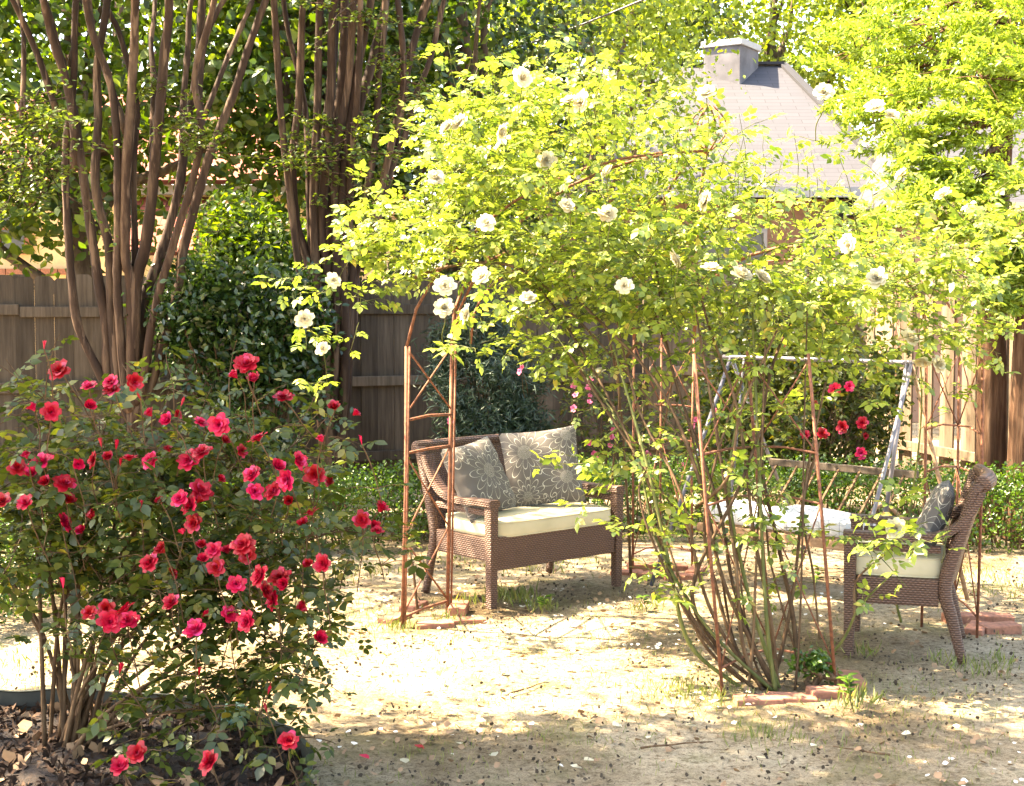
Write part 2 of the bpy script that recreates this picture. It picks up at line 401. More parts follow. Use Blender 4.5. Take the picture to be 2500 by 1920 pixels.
# wicker: over-under weave from two waves
M_WICKER, nt, b = mat('brown_wicker')
tc = nt.nodes.new('ShaderNodeTexCoord')
sx = nt.nodes.new('ShaderNodeSeparateXYZ'); nt.links.new(tc.outputs['Object'], sx.inputs[0])
hx = math_n(nt, 'MULTIPLY', math_n(nt, 'ADD', sx.outputs[0], sx.outputs[1]), 2 * math.pi / .022)
vz = math_n(nt, 'MULTIPLY', sx.outputs[2], 2 * math.pi / .011)
wv = math_n(nt, 'MULTIPLY', math_n(nt, 'SINE', hx), math_n(nt, 'SINE', math_n(nt, 'MULTIPLY', vz, .5)))
row = math_n(nt, 'ABSOLUTE', math_n(nt, 'SINE', math_n(nt, 'MULTIPLY', vz, .5)))
hh = math_n(nt, 'MULTIPLY_ADD', wv, .5, row)
ns = node(nt, 'ShaderNodeTexNoise', i_Scale=9.0, i_Detail=4.0); nt.links.new(tc.outputs['Object'], ns.inputs[0])
cr = ramp(nt, [(.0, (.03, .014, .009)), (.45, (.105, .056, .037)), (1.0, (.20, .115, .08))], math_n(nt, 'MULTIPLY_ADD', hh, .55, .12))
cc = mix(nt, cr.outputs[0], (.6, .55, .5), math_n(nt, 'MULTIPLY', ns.outputs[0], .5), 'MULTIPLY')
nt.links.new(cc, b.inputs['Base Color']); b.inputs['Roughness'].default_value = .5; b.inputs['Specular IOR Level'].default_value = .35
bump(nt, b, hh, .8, .004)
# grey pillow with pale flower outlines
def pillow_mat(name, flowers):
    m, nt, b = mat(name)
    tc = nt.nodes.new('ShaderNodeTexCoord')
    sx = nt.nodes.new('ShaderNodeSeparateXYZ'); nt.links.new(tc.outputs['Object'], sx.inputs[0])
    total = None
    for (fx, fz, R, n, rot) in flowers:
        dx = math_n(nt, 'SUBTRACT', sx.outputs[0], fx); dz = math_n(nt, 'SUBTRACT', sx.outputs[2], fz)
        r = math_n(nt, 'SQRT', math_n(nt, 'ADD', math_n(nt, 'MULTIPLY', dx, dx), math_n(nt, 'MULTIPLY', dz, dz)))
        th = math_n(nt, 'ARCTAN2', dz, dx)
        for (kR, ph, sh) in ((1.0, rot, .62), (.62, rot + .35, .5)):
            cs = math_n(nt, 'ABSOLUTE', math_n(nt, 'COSINE', math_n(nt, 'MULTIPLY_ADD', th, n / 2, ph)))
            rr = math_n(nt, 'MULTIPLY_ADD', math_n(nt, 'POWER', cs, sh), R * kR * .8, R * kR * .2)
            d = math_n(nt, 'ABSOLUTE', math_n(nt, 'SUBTRACT', r, rr))
            ln = math_n(nt, 'LESS_THAN', d, .0028)
            total = ln if total is None else math_n(nt, 'MAXIMUM', total, ln)
        rad = math_n(nt, 'LESS_THAN', math_n(nt, 'ABSOLUTE', math_n(nt, 'SINE', math_n(nt, 'MULTIPLY', th, n * 1.5))), .35)
        core = math_n(nt, 'MULTIPLY', rad, math_n(nt, 'LESS_THAN', r, R * .26))
        total = math_n(nt, 'MAXIMUM', total, core)
    ns = node(nt, 'ShaderNodeTexNoise', i_Scale=300.0); nt.links.new(tc.outputs['Object'], ns.inputs[0])
    c = mix(nt, (.125, .112, .102), (.46, .43, .36), total)
    c = mix(nt, c, (.8, .8, .8), ns.outputs[0], 'MULTIPLY')
    nt.links.new(c, b.inputs['Base Color']); b.inputs['Roughness'].default_value = .9; b.inputs['Specular IOR Level'].default_value = .15
    bump(nt, b, ns.outputs[0], .15, .002); return m
M_PIL1 = pillow_mat('grey_flower_pillow_a', [(-.10, .09, .16, 12, 0), (.13, -.08, .15, 11, .4), (.16, .17, .13, 10, .2), (-.11, -.17, .11, 12, .6), (.02, -.26, .10, 10, 0)])
M_PIL2 = pillow_mat('grey_flower_pillow_b', [(.02, .02, .17, 12, .2), (.2, .2, .14, 10, .5), (-.17, .2, .12, 11, 0), (-.15, -.2, .12, 10, .3), (.18, -.19, .13, 12, .1)])
# pale swing pad with lattice print
M_PAD, nt, b = mat('pale_lattice_pad')
tc = nt.nodes.new('ShaderNodeTexCoord'); sx = nt.nodes.new('ShaderNodeSeparateXYZ'); nt.links.new(tc.outputs['Object'], sx.inputs[0])
wob = math_n(nt, 'MULTIPLY', math_n(nt, 'SINE', math_n(nt, 'MULTIPLY', sx.outputs[1], 60)), .25)
sxx = math_n(nt, 'ADD', math_n(nt, 'MULTIPLY', math_n(nt, 'ADD', sx.outputs[0], sx.outputs[2]), 14), wob)
syy = math_n(nt, 'MULTIPLY', math_n(nt, 'SUBTRACT', sx.outputs[1], sx.outputs[2]), 14)
la = math_n(nt, 'ABSOLUTE', math_n(nt, 'SINE', math_n(nt, 'MULTIPLY', math_n(nt, 'ADD', sxx, syy), math.pi)))
lb = math_n(nt, 'ABSOLUTE', math_n(nt, 'SINE', math_n(nt, 'MULTIPLY', math_n(nt, 'SUBTRACT', sxx, syy), math.pi)))
ln = math_n(nt, 'LESS_THAN', math_n(nt, 'MINIMUM', la, lb), .085)
nt.links.new(mix(nt, (.46, .45, .45), (.17, .18, .22), ln), b.inputs['Base Color']); b.inputs['Roughness'].default_value = .9
# shingle roof + clay tile roof
def roof_mat(name, c1, c2, mortar, sc):
    m, nt, b = mat(name)
    tc = nt.nodes.new('ShaderNodeTexCoord')
    br = node(nt, 'ShaderNodeTexBrick', i_Scale=1.0); br.offset = .5
    br.inputs['Color1'].default_value = (*c1, 1); br.inputs['Color2'].default_value = (*c2, 1); br.inputs['Mortar'].default_value = (*mortar, 1)
    br.inputs['Mortar Size'].default_value = .007; br.inputs['Brick Width'].default_value = sc[0]; br.inputs['Row Height'].default_value = sc[1]
    nt.links.new(tc.outputs['UV'], br.inputs[0])
    ns = node(nt, 'ShaderNodeTexNoise', i_Scale=3.0, i_Detail=5.0); nt.links.new(tc.outputs['UV'], ns.inputs[0])
    c = mix(nt, br.outputs[0], (.7, .7, .7), math_n(nt, 'MULTIPLY', ns.outputs[0], .5), 'MULTIPLY')
    nt.links.new(c, b.inputs['Base Color']); b.inputs['Roughness'].default_value = .9
    bump(nt, b, br.outputs[1], -.6, .02); return m
M_SHING = roof_mat('grey_shingles', (.044, .044, .054), (.036, .036, .045), (.02, .02, .025), (.5, .15))
M_TILE = roof_mat('red_clay_tiles', (.30, .075, .05), (.24, .06, .04), (.08, .02, .015), (.24, .20))

# ================================================================== SETTING
def ground_mesh():
    u = np.linspace(-1, 1, 221)
    xs = np.sinh(u * 5.2) / math.sinh(5.2) * 400; ys = xs + 7.0
    X, Y = np.meshgrid(xs, ys)
    Z = .006 * np.sin(X * 5.1 + Y * 2.3) + .006 * np.sin(Y * 6.3 - X * 1.9) + .004 * np.sin(X * 13 + 2) * np.sin(Y * 11)
    Z -= .012
    V = np.stack([X, Y, Z], -1).reshape(-1, 3); n = len(u)
    i = np.arange(n - 1); A = (i[:, None] * n + i[None]).ravel()
    return mesh_np('ground', V, np.stack([A, A + 1, A + n + 1, A + n], 1), True)
obj('ground', ground_mesh(), M_GROUND, kind='structure')

# mulch bed inside the dark edging
edge_pts = [(-3.2, 5.45), (-2.4, 5.55), (-1.99, 5.55), (-1.62, 5.54), (-1.22, 5.40), (-.95, 5.20), (-.78, 4.97), (-.69, 4.70), (-.70, 4.35), (-.85, 3.95), (-1.2, 3.6)]
EP = [Vector((p[0], p[1], 0)) for p in crom(edge_pts, 8)]
bm_ = MB()
cen = Vector((-2.3, 4.5, .035))
rings = 14; n = len(EP)
V = []
for k in range(rings + 1):
    for i, p in enumerate(EP):
        q = p.lerp(cen, k / rings * .985)
        V.append((q.x, q.y, .03 + .018 * math.sin(q.x * 17 + q.y * 9) * math.sin(q.y * 15) + .02 * (k / rings)))
Fq = [(k * n + i, k * n + i + 1, (k + 1) * n + i + 1, (k + 1) * n + i) for k in range(rings) for i in range(n - 1)]
bm_.add(V, Fq)
obj('mulch_bed', bm_.mesh('mulch_bed', True), M_MULCH, kind='structure')

# ---- fences: every board, rail and post its own part
def picket_mesh(w, h, t=.018):
    c = .025; b_ = MB()
    P = [(-w/2, 0), (w/2, 0), (w/2, h - c), (w/2 - c, h), (-w/2 + c, h), (-w/2, h - c)]
    V = [(x, -t/2, z) for x, z in P] + [(x, t/2, z) for x, z in P]
    Fs = [(0, 1, 2, 3, 4, 5), (11, 10, 9, 8, 7, 6)] + [(i, i + 6, (i + 1) % 6 + 6, (i + 1) % 6) for i in range(6)]
    b_.add(V, Fs); return b_.mesh('board')
def fence(name, label, A, B, h, bw, gap, rails, material, side=-1, post_step=2.4, shadowbox=False):
    A = Vector((*A, 0)); B = Vector((*B, 0)); d = (B - A); L = d.length; d.normalize(); nrm = Vector((-d.y, d.x, 0)) * side
    rz = math.atan2(d.y, d.x)
    root = thing(name, label, 'fence', A, rz)
    meshes = [picket_mesh(bw - .001, h + j) for j in (0, .012, -.015, .006)]
    for m in meshes: m.materials.append(material)
    y_n = side  # local y of the rail side
    k = int(L / (bw + gap))
    for i in range(k):
        o = bpy.data.objects.new('board', meshes[random.randrange(4)]); COL.objects.link(o); o.parent = root
        yy = 0 if not shadowbox or i % 2 == 0 else -y_n * .06
        o.location = ((i + .5) * (bw + gap), yy + random.uniform(-.003, .003), .04 + random.uniform(-.006, .006))
        o.rotation_euler = (random.uniform(-.006, .006), random.uniform(-.0006, .0006), random.uniform(-.02, .02))
    for z in rails:
        m = MB(); x = 0
        while x < L - .05:
            x2 = min(L, x + post_step)
            m = MB(); m.box((0, 0, 0), (x2 - x - .006, .038, .085)); me = m.mesh('rail'); me.materials.append(material)
            o = bpy.data.objects.new('rail', me); COL.objects.link(o); o.parent = root
            o.location = ((x + x2) / 2, y_n * .032, z + random.uniform(-.012, .012)); o.rotation_euler = (0, random.uniform(-.004, .004), 0)
            md = o.modifiers.new('bevel', 'BEVEL'); md.width = .004
            x = x2
    m = MB(); m.box((0, 0, (h + .05) / 2), (.09, .09, h + .05)); pm = m.mesh('post'); pm.materials.append(material)
    x = 0
    while x <= L + .01:
        o = bpy.data.objects.new('post', pm); COL.objects.link(o); o.parent = root; o.location = (x, -y_n * .115 if shadowbox else -y_n * .06, 0)
        x += post_step
    return root
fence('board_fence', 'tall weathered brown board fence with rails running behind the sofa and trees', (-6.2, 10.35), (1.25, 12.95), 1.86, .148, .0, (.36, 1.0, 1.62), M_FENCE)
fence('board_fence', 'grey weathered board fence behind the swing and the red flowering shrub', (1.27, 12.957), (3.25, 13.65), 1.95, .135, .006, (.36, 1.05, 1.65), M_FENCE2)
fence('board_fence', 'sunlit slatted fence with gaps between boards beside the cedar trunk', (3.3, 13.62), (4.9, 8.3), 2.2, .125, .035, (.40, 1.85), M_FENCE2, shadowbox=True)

# ---- houses beyond the fences
def quad_uv(name, quads, material, parent, thick=0):
    """sloping roof planes with metre-scale UV"""
    me = bpy.data.meshes.new(name); V = []; Fs = []
    for q in quads:
        o = len(V); V += [tuple(p) for p in q]; Fs.append(tuple(range(o, o + len(q))))
    me.from_pydata(V, [], Fs); uv = me.uv_layers.new(name='UVMap')
    for poly in me.polygons:
        P = [Vector(V[i]) for i in poly.vertices]; e = (P[1] - P[0]).normalized(); nn = (P[1] - P[0]).cross(P[-1] - P[0]).normalized(); f = nn.cross(e)
        for li, p in zip(poly.loop_indices, P): uv.data[li].uv = ((p - P[0]).dot(e), (p - P[0]).dot(f))
    me.update(); o = obj(name, me, material, parent)
    md = o.modifiers.new('thick', 'SOLIDIFY'); md.thickness = .06; md.offset = -1
    return o
def house_grey():
    Y0 = 22.0
    root = thing('grey_roof_house', 'low house with pale grey hip roof and chimney beyond the rose arbor', 'house', (4.2, 26, 0))
    ez = at(1950, 462, Y0).z
    xl, xr = at(1250, 460, Y0).x, at(2205, 460, Y0).x
    yb = Y0 + 9
    rl, rr = at(1480, 178, Y0 + 4.5), at(1912, 160, Y0 + 4.5)
    rz_ = rr.z; rl.z = rz_
    e = [Vector((xl, Y0, ez)), Vector((xr, Y0, ez)), Vector((xr, yb, ez)), Vector((xl, yb, ez))]
    quad_uv('roof', [(e[0], e[1], rr, rl), (e[1], e[2], rr), (e[2], e[3], rl, rr), (e[3], e[0], rl)], M_SHING, root)
    m = MB(); m.box(((xl + xr) / 2, (Y0 + yb) / 2, ez / 2 - .06), (xr - xl - 1.0, 8.0, ez - .12)); obj('wall', m.mesh('wall'), M_STUCCO2, root)
    m = MB(); m.bar((xl, Y0 - .02, ez - .05), (xr, Y0 - .02, ez - .05), .04, .16); obj('fascia', m.mesh('fascia'), M_WHITEP, root)
    m = MB()
    hip0, hip1 = rr + Vector((0, 0, .03)), e[1] + Vector((0, 0, .03)); m.bar(hip0, hip1, .16, .05); m.bar(rl + Vector((0, 0, .03)), rr + Vector((0, 0, .03)), .2, .05)
    obj('ridge_cap', m.mesh('ridge_cap'), M_SHING, root)
    # windows in the wall that shows below the eave
    for x in (at(1500, 560, Y0).x, at(1800, 560, Y0).x, at(2060, 560, Y0).x):
        m = MB(); m.box((x, Y0 + .49, 2.25), (1.0, .05, 1.2)); w = obj('window', m.mesh('window'), M_GLASS, root)
        m = MB()
        for dx in (-.52, 0, .52): m.box((x + dx, Y0 + .45, 2.25), (.06, .05, 1.25))
        for dz in (-.62, .62): m.box((x, Y0 + .445, 2.25 + dz), (1.1, .05, .07))
        obj('frame', m.mesh('frame'), M_WHITEP, w)
    # chimney stands on the ridge
    c0 = at(1735, 190, Y0 + 3.6); c1 = at(1862, 180, Y0 + 3.6)
    a = math.radians(-32); w_, d_ = .74, .86
    zt = at(1790, 103, Y0 + 3.6).z; zb = c0.z - .9; cx = (c0.x + c1.x) / 2
    m = MB(); m.box((cx, Y0 + 4.25, (zt + zb) / 2), (w_, d_, zt - zb), a); ch = obj('chimney', m.mesh('chimney'), M_CHIM, root, bevel=.02)
    m = MB(); m.box((cx, Y0 + 4.25, zt + .03), (w_ + .08, d_ + .08, .12), a); obj('chimney_cap', m.mesh('chimney_cap'), M_WHITEP, ch, bevel=.015)
house_grey()
def house_wing():
    Y0 = 19.5
    root = thing('garage_roof', 'smaller pale roofed building half hidden behind the cedar branches', 'house', (7, 23, 0))
    ez = at(2300, 500, Y0).z
    xl, xr = at(2165, 470, Y0).x, at(2165, 470, Y0).x + 7
    yb = Y0 + 7; rz_ = at(2300, 205, Y0 + 3.5).z
    e = [Vector((xl, Y0, ez)), Vector((xr, Y0, ez)), Vector((xr, yb, ez)), Vector((xl, yb, ez))]
    a, b_ = Vector((xl + 1.6, Y0 + 3.5, rz_)), Vector((xr - 2.2, Y0 + 3.5, rz_))
    quad_uv('roof', [(e[0], e[1], b_, a), (e[1], e[2], b_), (e[2], e[3], a, b_), (e[3], e[0], a)], M_SHING, root)
    m = MB(); m.box(((xl + xr) / 2, Y0 + 3.5, ez / 2 - .06), (6.2, 6.2, ez - .12)); obj('wall', m.mesh('wall'), M_STUCCO2, root)
    m = MB(); m.bar((xl, Y0 - .02, ez - .05), (xr, Y0 - .02, ez - .05), .04, .16); obj('fascia', m.mesh('fascia'), M_STUCCO, root)
house_wing()
def house_cream():
    Y0 = 18.0
    root = thing('cream_stucco_house', 'cream stucco house with red tile roof showing between the crape myrtle trunks', 'house', (-4.5, 20, 0))
    xl, xr = at(-400, 640, Y0).x, at(900, 640, Y0).x
    ez = at(470, 622, Y0).z
    m = MB(); m.box(((xl + xr) / 2, Y0 + 2.5, 1.6), (xr - xl, 5, 3.2)); obj('wall', m.mesh('wall'), M_STUCCO, root)
    # low tiled roof in front, white gutter and wall above
    x0, x1 = at(325, 620, Y0).x, at(512, 620, Y0).x
    zt = at(470, 482, Y0).z
    quad_uv('porch_roof', [(Vector((x0, Y0 - 1.0, ez)), Vector((x1, Y0 - 1.0, ez)), Vector((x1, Y0 - .02, zt)), Vector((x0, Y0 - .02, zt)))], M_TILE, root)
    m = MB(); m.box(((x0 + x1) / 2, Y0 - .55, ez / 2 - .05), (x1 - x0 - .15, .85, ez - .1)); obj('porch_wall', m.mesh('porch_wall'), M_STUCCO, root)
    m = MB(); m.bar((xl - .3, Y0 - .12, at(470, 476, Y0).z + .05), (xr + .3, Y0 - .12, at(470, 476, Y0).z + .05), .14, .12); obj('gutter', m.mesh('gutter'), M_WHITEP, root)
    z2 = 3.25
    quad_uv('roof', [(Vector((xl - .4, Y0 - .3, z2)), Vector((xr + .4, Y0 - .3, z2)), Vector((xr - 1.6, Y0 + 2.5, z2 + 1.5)), Vector((xl + 1.6, Y0 + 2.5, z2 + 1.5))),
                     (Vector((xr + .4, Y0 - .3, z2)), Vector((xr + .4, Y0 + 5.3, z2)), Vector((xr - 1.6, Y0 + 2.5, z2 + 1.5)))], M_TILE, root)
    # window with brick sill by the photo's edge
    wx = at(36, 640, Y0).x; wz = at(38, 625, Y0).z
    m = MB(); m.box((wx, Y0 - .02, wz + .35), (.34, .05, .6)); w = obj('window', m.mesh('window'), M_GLASS, root)
    m = MB(); m.box((wx + .19, Y0 - .04, wz + .35), (.06, .09, .66)); m.box((wx - .19, Y0 - .04, wz + .35), (.06, .09, .66)); m.box((wx, Y0 - .043, wz + .05), (.32, .09, .06)); m.box((wx, Y0 - .043, wz + .35), (.32, .06, .04)); m.box((wx, Y0 - .043, wz + .65), (.32, .09, .06))
    obj('frame', m.mesh('frame'), M_BRICK, w)
    bz = at(60, 664, Y0).z; bmesh_ = None
    m = MB(); m.box((0, 0, 0), (.21, .10, .075)); bm1 = m.mesh('brick'); bm1.materials.append(M_BRICK)
    x = at(0, 660, Y0).x
    while x < at(175, 660, Y0).x:
        o = bpy.data.objects.new('brick', bm1); COL.objects.link(o); o.parent = root; o.matrix_parent_inverse = Matrix.Translation(-Vector(root.location)); o.location = (x, Y0 - .06, bz); x += .222
house_cream()

# ================================================================== TREES
def crown(bag, centers, n_per, spread, size, up=.45, tilt=None):
    for c in centers:
        k = max(3, int(rng.normal(n_per, n_per * .25)))
        P = np.array(c[:3]) + rng.normal(size=(k, 3)) * np.array(spread) * (c[3] if len(c) > 3 else 1)
        A, N = frames(k, up, tilt)
        bag.add(P, A, N, rng.uniform(.6, 1.25, k) * size)
def ellipsoid_points(n, c, r, shell=.35):
    d = rand_unit(n); rad = rng.uniform(shell, 1, n) ** (1 / 2.2)
    return np.array(c) + d * rad[:, None] * np.array(r)

def limb_path(a, b, wob=.1, n=5, sag=0):
    a = Vector(a); b = Vector(b); pts = []
    for i in range(n + 1):
        t = i / n; p = a.lerp(b, t); k = math.sin(math.pi * t)
        pts.append(p + Vector((random.uniform(-wob, wob), random.uniform(-wob, wob), random.uniform(-wob, wob) * .5 + sag)) * k)
    return [Vector(q) for q in crom(pts, 3)]
def taper(n, r0, r1): return [r0 + (r1 - r0) * i / (n - 1) for i in range(n)]

def tree(name, label, base, height, centre, radii, n_cl, n_per, spread, size, leafmat, bark=None, shapes=None, r0=.16, up=.45, shell=.3, limbs=9, group=None, holes=None):
    root = thing(name, label, 'tree', base, 0, group)
    bark = bark or M_TRUNK
    C = ellipsoid_points(n_cl, centre, radii, shell)
    if holes is not None: C = C[holes(C)]
    m = MB(); top = Vector((centre[0], centre[1], centre[2] + radii[2] * .3))
    tp = limb_path(base, top, .18, 6); m.tube(tp, taper(len(tp), r0, r0 * .35), 9)
    t = obj('trunk', m.mesh('trunk', True), bark, root)
    m = MB()
    for i in range(limbs):
        tgt = C[rng.integers(len(C))]; s = tp[int(len(tp) * random.uniform(.35, .9))]
        lp = limb_path(s, tgt, .15, 4); m.tube(lp, taper(len(lp), r0 * .38, r0 * .06), 6)
    for i in range(min(len(C), limbs * 5)):
        a = C[rng.integers(len(C))]; bq = np.array(a) + rng.normal(size=3) * np.array(spread) * 2.0
        m.tube(limb_path(a, bq, .06, 3), [r0 * .07, r0 * .05] + [r0 * .04] * 8, 4, cap=False) if False else None
    obj('limb', m.mesh('limb', True), bark, root, kind='stuff')
    bag = Leaves(); crown(bag, C, n_per, spread, size, up)
    bag.build('crown', shapes or LEAF, leafmat, root)
    return root

# the broad-leaved trees behind the brown fence (dark mass behind the myrtle trunks)
gapA = lambda C: ~(((C[:, 2] < 3.2) & (C[:, 0] > -3.95) & (C[:, 0] < -2.95)) | (C[:, 2] < 2.4))
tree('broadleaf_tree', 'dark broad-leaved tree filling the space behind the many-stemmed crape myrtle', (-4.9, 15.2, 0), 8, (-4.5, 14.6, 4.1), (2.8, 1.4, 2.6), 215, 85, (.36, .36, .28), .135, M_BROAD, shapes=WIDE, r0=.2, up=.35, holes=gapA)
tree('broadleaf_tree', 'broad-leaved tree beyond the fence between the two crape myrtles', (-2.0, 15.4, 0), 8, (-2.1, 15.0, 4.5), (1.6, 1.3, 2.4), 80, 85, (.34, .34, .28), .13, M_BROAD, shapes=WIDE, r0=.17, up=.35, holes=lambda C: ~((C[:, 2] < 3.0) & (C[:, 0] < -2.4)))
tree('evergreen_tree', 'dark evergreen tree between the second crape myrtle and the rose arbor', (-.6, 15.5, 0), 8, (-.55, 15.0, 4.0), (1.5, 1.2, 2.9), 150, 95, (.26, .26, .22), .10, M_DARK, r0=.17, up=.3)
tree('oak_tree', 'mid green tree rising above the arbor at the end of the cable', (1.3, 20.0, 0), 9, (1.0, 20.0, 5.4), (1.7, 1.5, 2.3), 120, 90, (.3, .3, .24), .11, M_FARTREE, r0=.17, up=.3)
# trees behind the grey-roofed house
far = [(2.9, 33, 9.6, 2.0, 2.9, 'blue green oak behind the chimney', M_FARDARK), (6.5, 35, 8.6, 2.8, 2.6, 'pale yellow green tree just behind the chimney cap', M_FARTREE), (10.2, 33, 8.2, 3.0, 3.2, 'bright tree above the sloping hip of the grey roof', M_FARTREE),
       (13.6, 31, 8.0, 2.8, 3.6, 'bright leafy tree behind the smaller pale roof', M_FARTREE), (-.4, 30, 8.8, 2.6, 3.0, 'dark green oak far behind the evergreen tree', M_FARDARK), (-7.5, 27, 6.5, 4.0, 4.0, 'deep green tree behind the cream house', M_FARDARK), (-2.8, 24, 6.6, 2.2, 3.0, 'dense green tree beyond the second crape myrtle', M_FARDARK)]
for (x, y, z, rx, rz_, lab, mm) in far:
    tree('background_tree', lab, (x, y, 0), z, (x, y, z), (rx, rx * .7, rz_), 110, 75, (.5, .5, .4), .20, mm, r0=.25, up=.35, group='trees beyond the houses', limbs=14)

# cedar by the right-hand fence
def cedar(name, label, base, tops, cl, r0):
    root = thing(name, label, 'tree', base)
    m = MB(); p = [base] + tops; pts = [Vector(q) for q in crom([tuple(q) for q in p], 14)]
    rr_ = [r0 * (1.25 - .25 * min(1, i / 4)) * (1 - .5 * i / len(pts)) * random.uniform(.97, 1.03) for i in range(len(pts))]
    m.tube(pts, rr_, 30, cap=False); prof = [random.uniform(.86, 1.1) for _ in range(30)]
    for i, c_ in enumerate(pts):
        for k in range(30):
            if random.random() < .12: prof[k] = random.uniform(.84, 1.1)
            v_ = Vector(m.v[i * 30 + k]); m.v[i * 30 + k] = tuple(c_ + (v_ - c_) * prof[k])
    obj('trunk', m.mesh('trunk', True), M_CEDARBARK, root)
    bag = Leaves(); m = MB()
    for (c, r) in cl:
        P = ellipsoid_points(21, c, r, .1)
        s = min(pts, key=lambda q: (q - Vector((base[0], base[1], c[2] + .3))).length)
        lp = limb_path(s, c, .12, 4, .05); m.tube(lp, taper(len(lp), .028, .006), 6)
        for q in P:
            qv = Vector(q); s2 = lp[random.randrange(len(lp) // 2, len(lp))]
            tw = limb_path(s2, qv, .04, 2); m.tube(tw, taper(len(tw), .006, .002), 3, cap=False)
            k = 130; u = rng.uniform(0, 1, k)
            dirv = unit(np.array([rng.normal() * .7 - .4, rng.normal() * .6, rng.normal() * .25]))
            PP = q + dirv * (u[:, None] - .5) * .42 + rng.normal(size=(k, 3)) * np.array([.045, .045, .014]) * (1.25 - u[:, None])
            A = unit(dirv + rng.normal(size=(k, 3)) * .55); N = unit(rng.normal(size=(k, 3)) * .5 + np.array([0, 0, .7]))
            bag.add(PP, A, N, rng.uniform(.035, .075, k))
    obj('limb', m.mesh('limb', True), M_CEDARBARK, root, kind='stuff')
    bag.build('crown', [leaflet(1, .34, .06, -.08, False)], M_CEDAR, root)
cb = gnd(2425, 1290); cb = Vector((at(2425, 900, 10.2).x, 10.2, 0))
def E(px, py, Y, rx, ry, rz_): return (tuple(at(px, py, Y)), (rx, ry, rz_))
cedar('cedar_tree', 'red barked cedar tree with feathery yellow green sprays by the slatted fence', cb, [at(2420, 1000, 10.2), at(2425, 700, 10.2), at(2438, 450, 10.25), at(2455, 150, 10.3), at(2470, -300, 10.4)],
      [E(2430, 60, 10.0, .5, .5, .28), E(2250, 110, 10.3, .55, .5, .28), E(2400, 190, 9.7, .5, .5, .25), E(2200, 280, 10.0, .5, .45, .22), E(2370, 310, 9.7, .5, .5, .24), E(2250, 380, 9.9, .45, .4, .2),
       E(2400, 440, 9.6, .4, .4, .18), E(2290, 490, 9.7, .35, .4, .16), E(2420, 560, 9.5, .22, .3, .14), E(2200, 200, 10.6, .5, .4, .2), E(2090, 120, 11, .5, .5, .3), E(2460, 720, 9.6, .16, .2, .12), E(2460, 640, 9.7, .2, .2, .12), E(2350, 20, 10.5, .6, .5, .25)], .115)
cedar('cedar_tree', 'second cedar trunk at the very edge, partly behind the wicker armchair', Vector((at(2500, 900, 9.9).x, 9.9, 0)), [at(2500, 1000, 9.9), at(2515, 700, 9.9), at(2560, 300, 9.9)], [E(2560, 200, 9.9, .4, .4, .3)], .11)

# crape myrtles: many smooth stems from one base
def myrtle(label, base, Y, stems, twigs, crowns, z_base=.35):
    root = thing('crape_myrtle', label, 'tree', base)
    for (pts, w) in stems:
        dy = random.uniform(-.16, .16); n_ = len(pts)
        W3 = []
        for i, (x, y) in enumerate(pts):
            k = i / (n_ - 1); p = at(x, y, Y + dy * k * 2.2); W3.append((p.x, p.y, p.z))
        if pts[0][1] > 880:     # stem reaches the root flare
            f = W3[0]; W3 = [(base[0] + (f[0] - base[0]) * .35, base[1] + dy * .3, .02), (base[0] + (f[0] - base[0]) * .6, base[1] + dy * .4, min(.35, f[2] * .4))] + W3
        a, b_ = np.array(W3[-2]), np.array(W3[-1]); d = unit(b_ - a)
        for kk in (.5, 1.1, 1.8):
            W3.append(tuple(b_ + d * kk + np.array([random.uniform(-.12, .12) * kk, random.uniform(-.1, .1) * kk, 0])))
        q = crom(W3, 5); n2 = len(q); r = w / F_PX * Y / 2
        m = MB(); m.tube([Vector(v) for v in q], [r * (1.22 - .62 * i / n2) * random.uniform(.90, 1.08) * (1.18 if random.random() < .05 else 1) for i in range(n2)], 9)
        obj('trunk', m.mesh('trunk', True), M_BARK, root)
    bag = Leaves(); m = MB()
    for (x, y, dY, s, k) in twigs:          # leafy twigs hanging in the picture
        c = at(x, y, Y + dY)
        for j in range(k):
            e = c + Vector((random.gauss(0, s), random.gauss(0, s * .7), random.gauss(0, s * .45)))
            st = c + Vector((random.uniform(-.1, .1), .1, random.uniform(-.05, .25)))
            tw = limb_path(st, e, .05, 3); m.tube(tw, taper(len(tw), .006, .0015), 4, cap=False)
            kk = 26; u = rng.uniform(.25, 1.1, kk); P = np.array(st) + (np.array(e) - np.array(st)) * u[:, None] + rng.normal(size=(kk, 3)) * .025
            A, N = frames(kk, .6); bag.add(P, A, N, rng.uniform(.035, .06, kk))
    obj('twig', m.mesh('twig', True), M_BARK, root, kind='stuff')
    for (c, r, k, npn) in crowns:
        C = ellipsoid_points(k, c, r, .2); crown(bag, C, npn, (.24, .24, .18), .075, .5)
    bag.build('crown', LEAF, M_MYRT, root)
def z1(*p): return [(x / 2.4, y / 2.4) for x, y in p]
def Z(*p):
    """points read off the two upper-left enlargements; y>10000 means the lower one"""
    return [(x / 2.4, (y - 10000) / 2.4 + 600) if y >= 10000 else (x / 2.4, y / 2.4) for x, y in p]
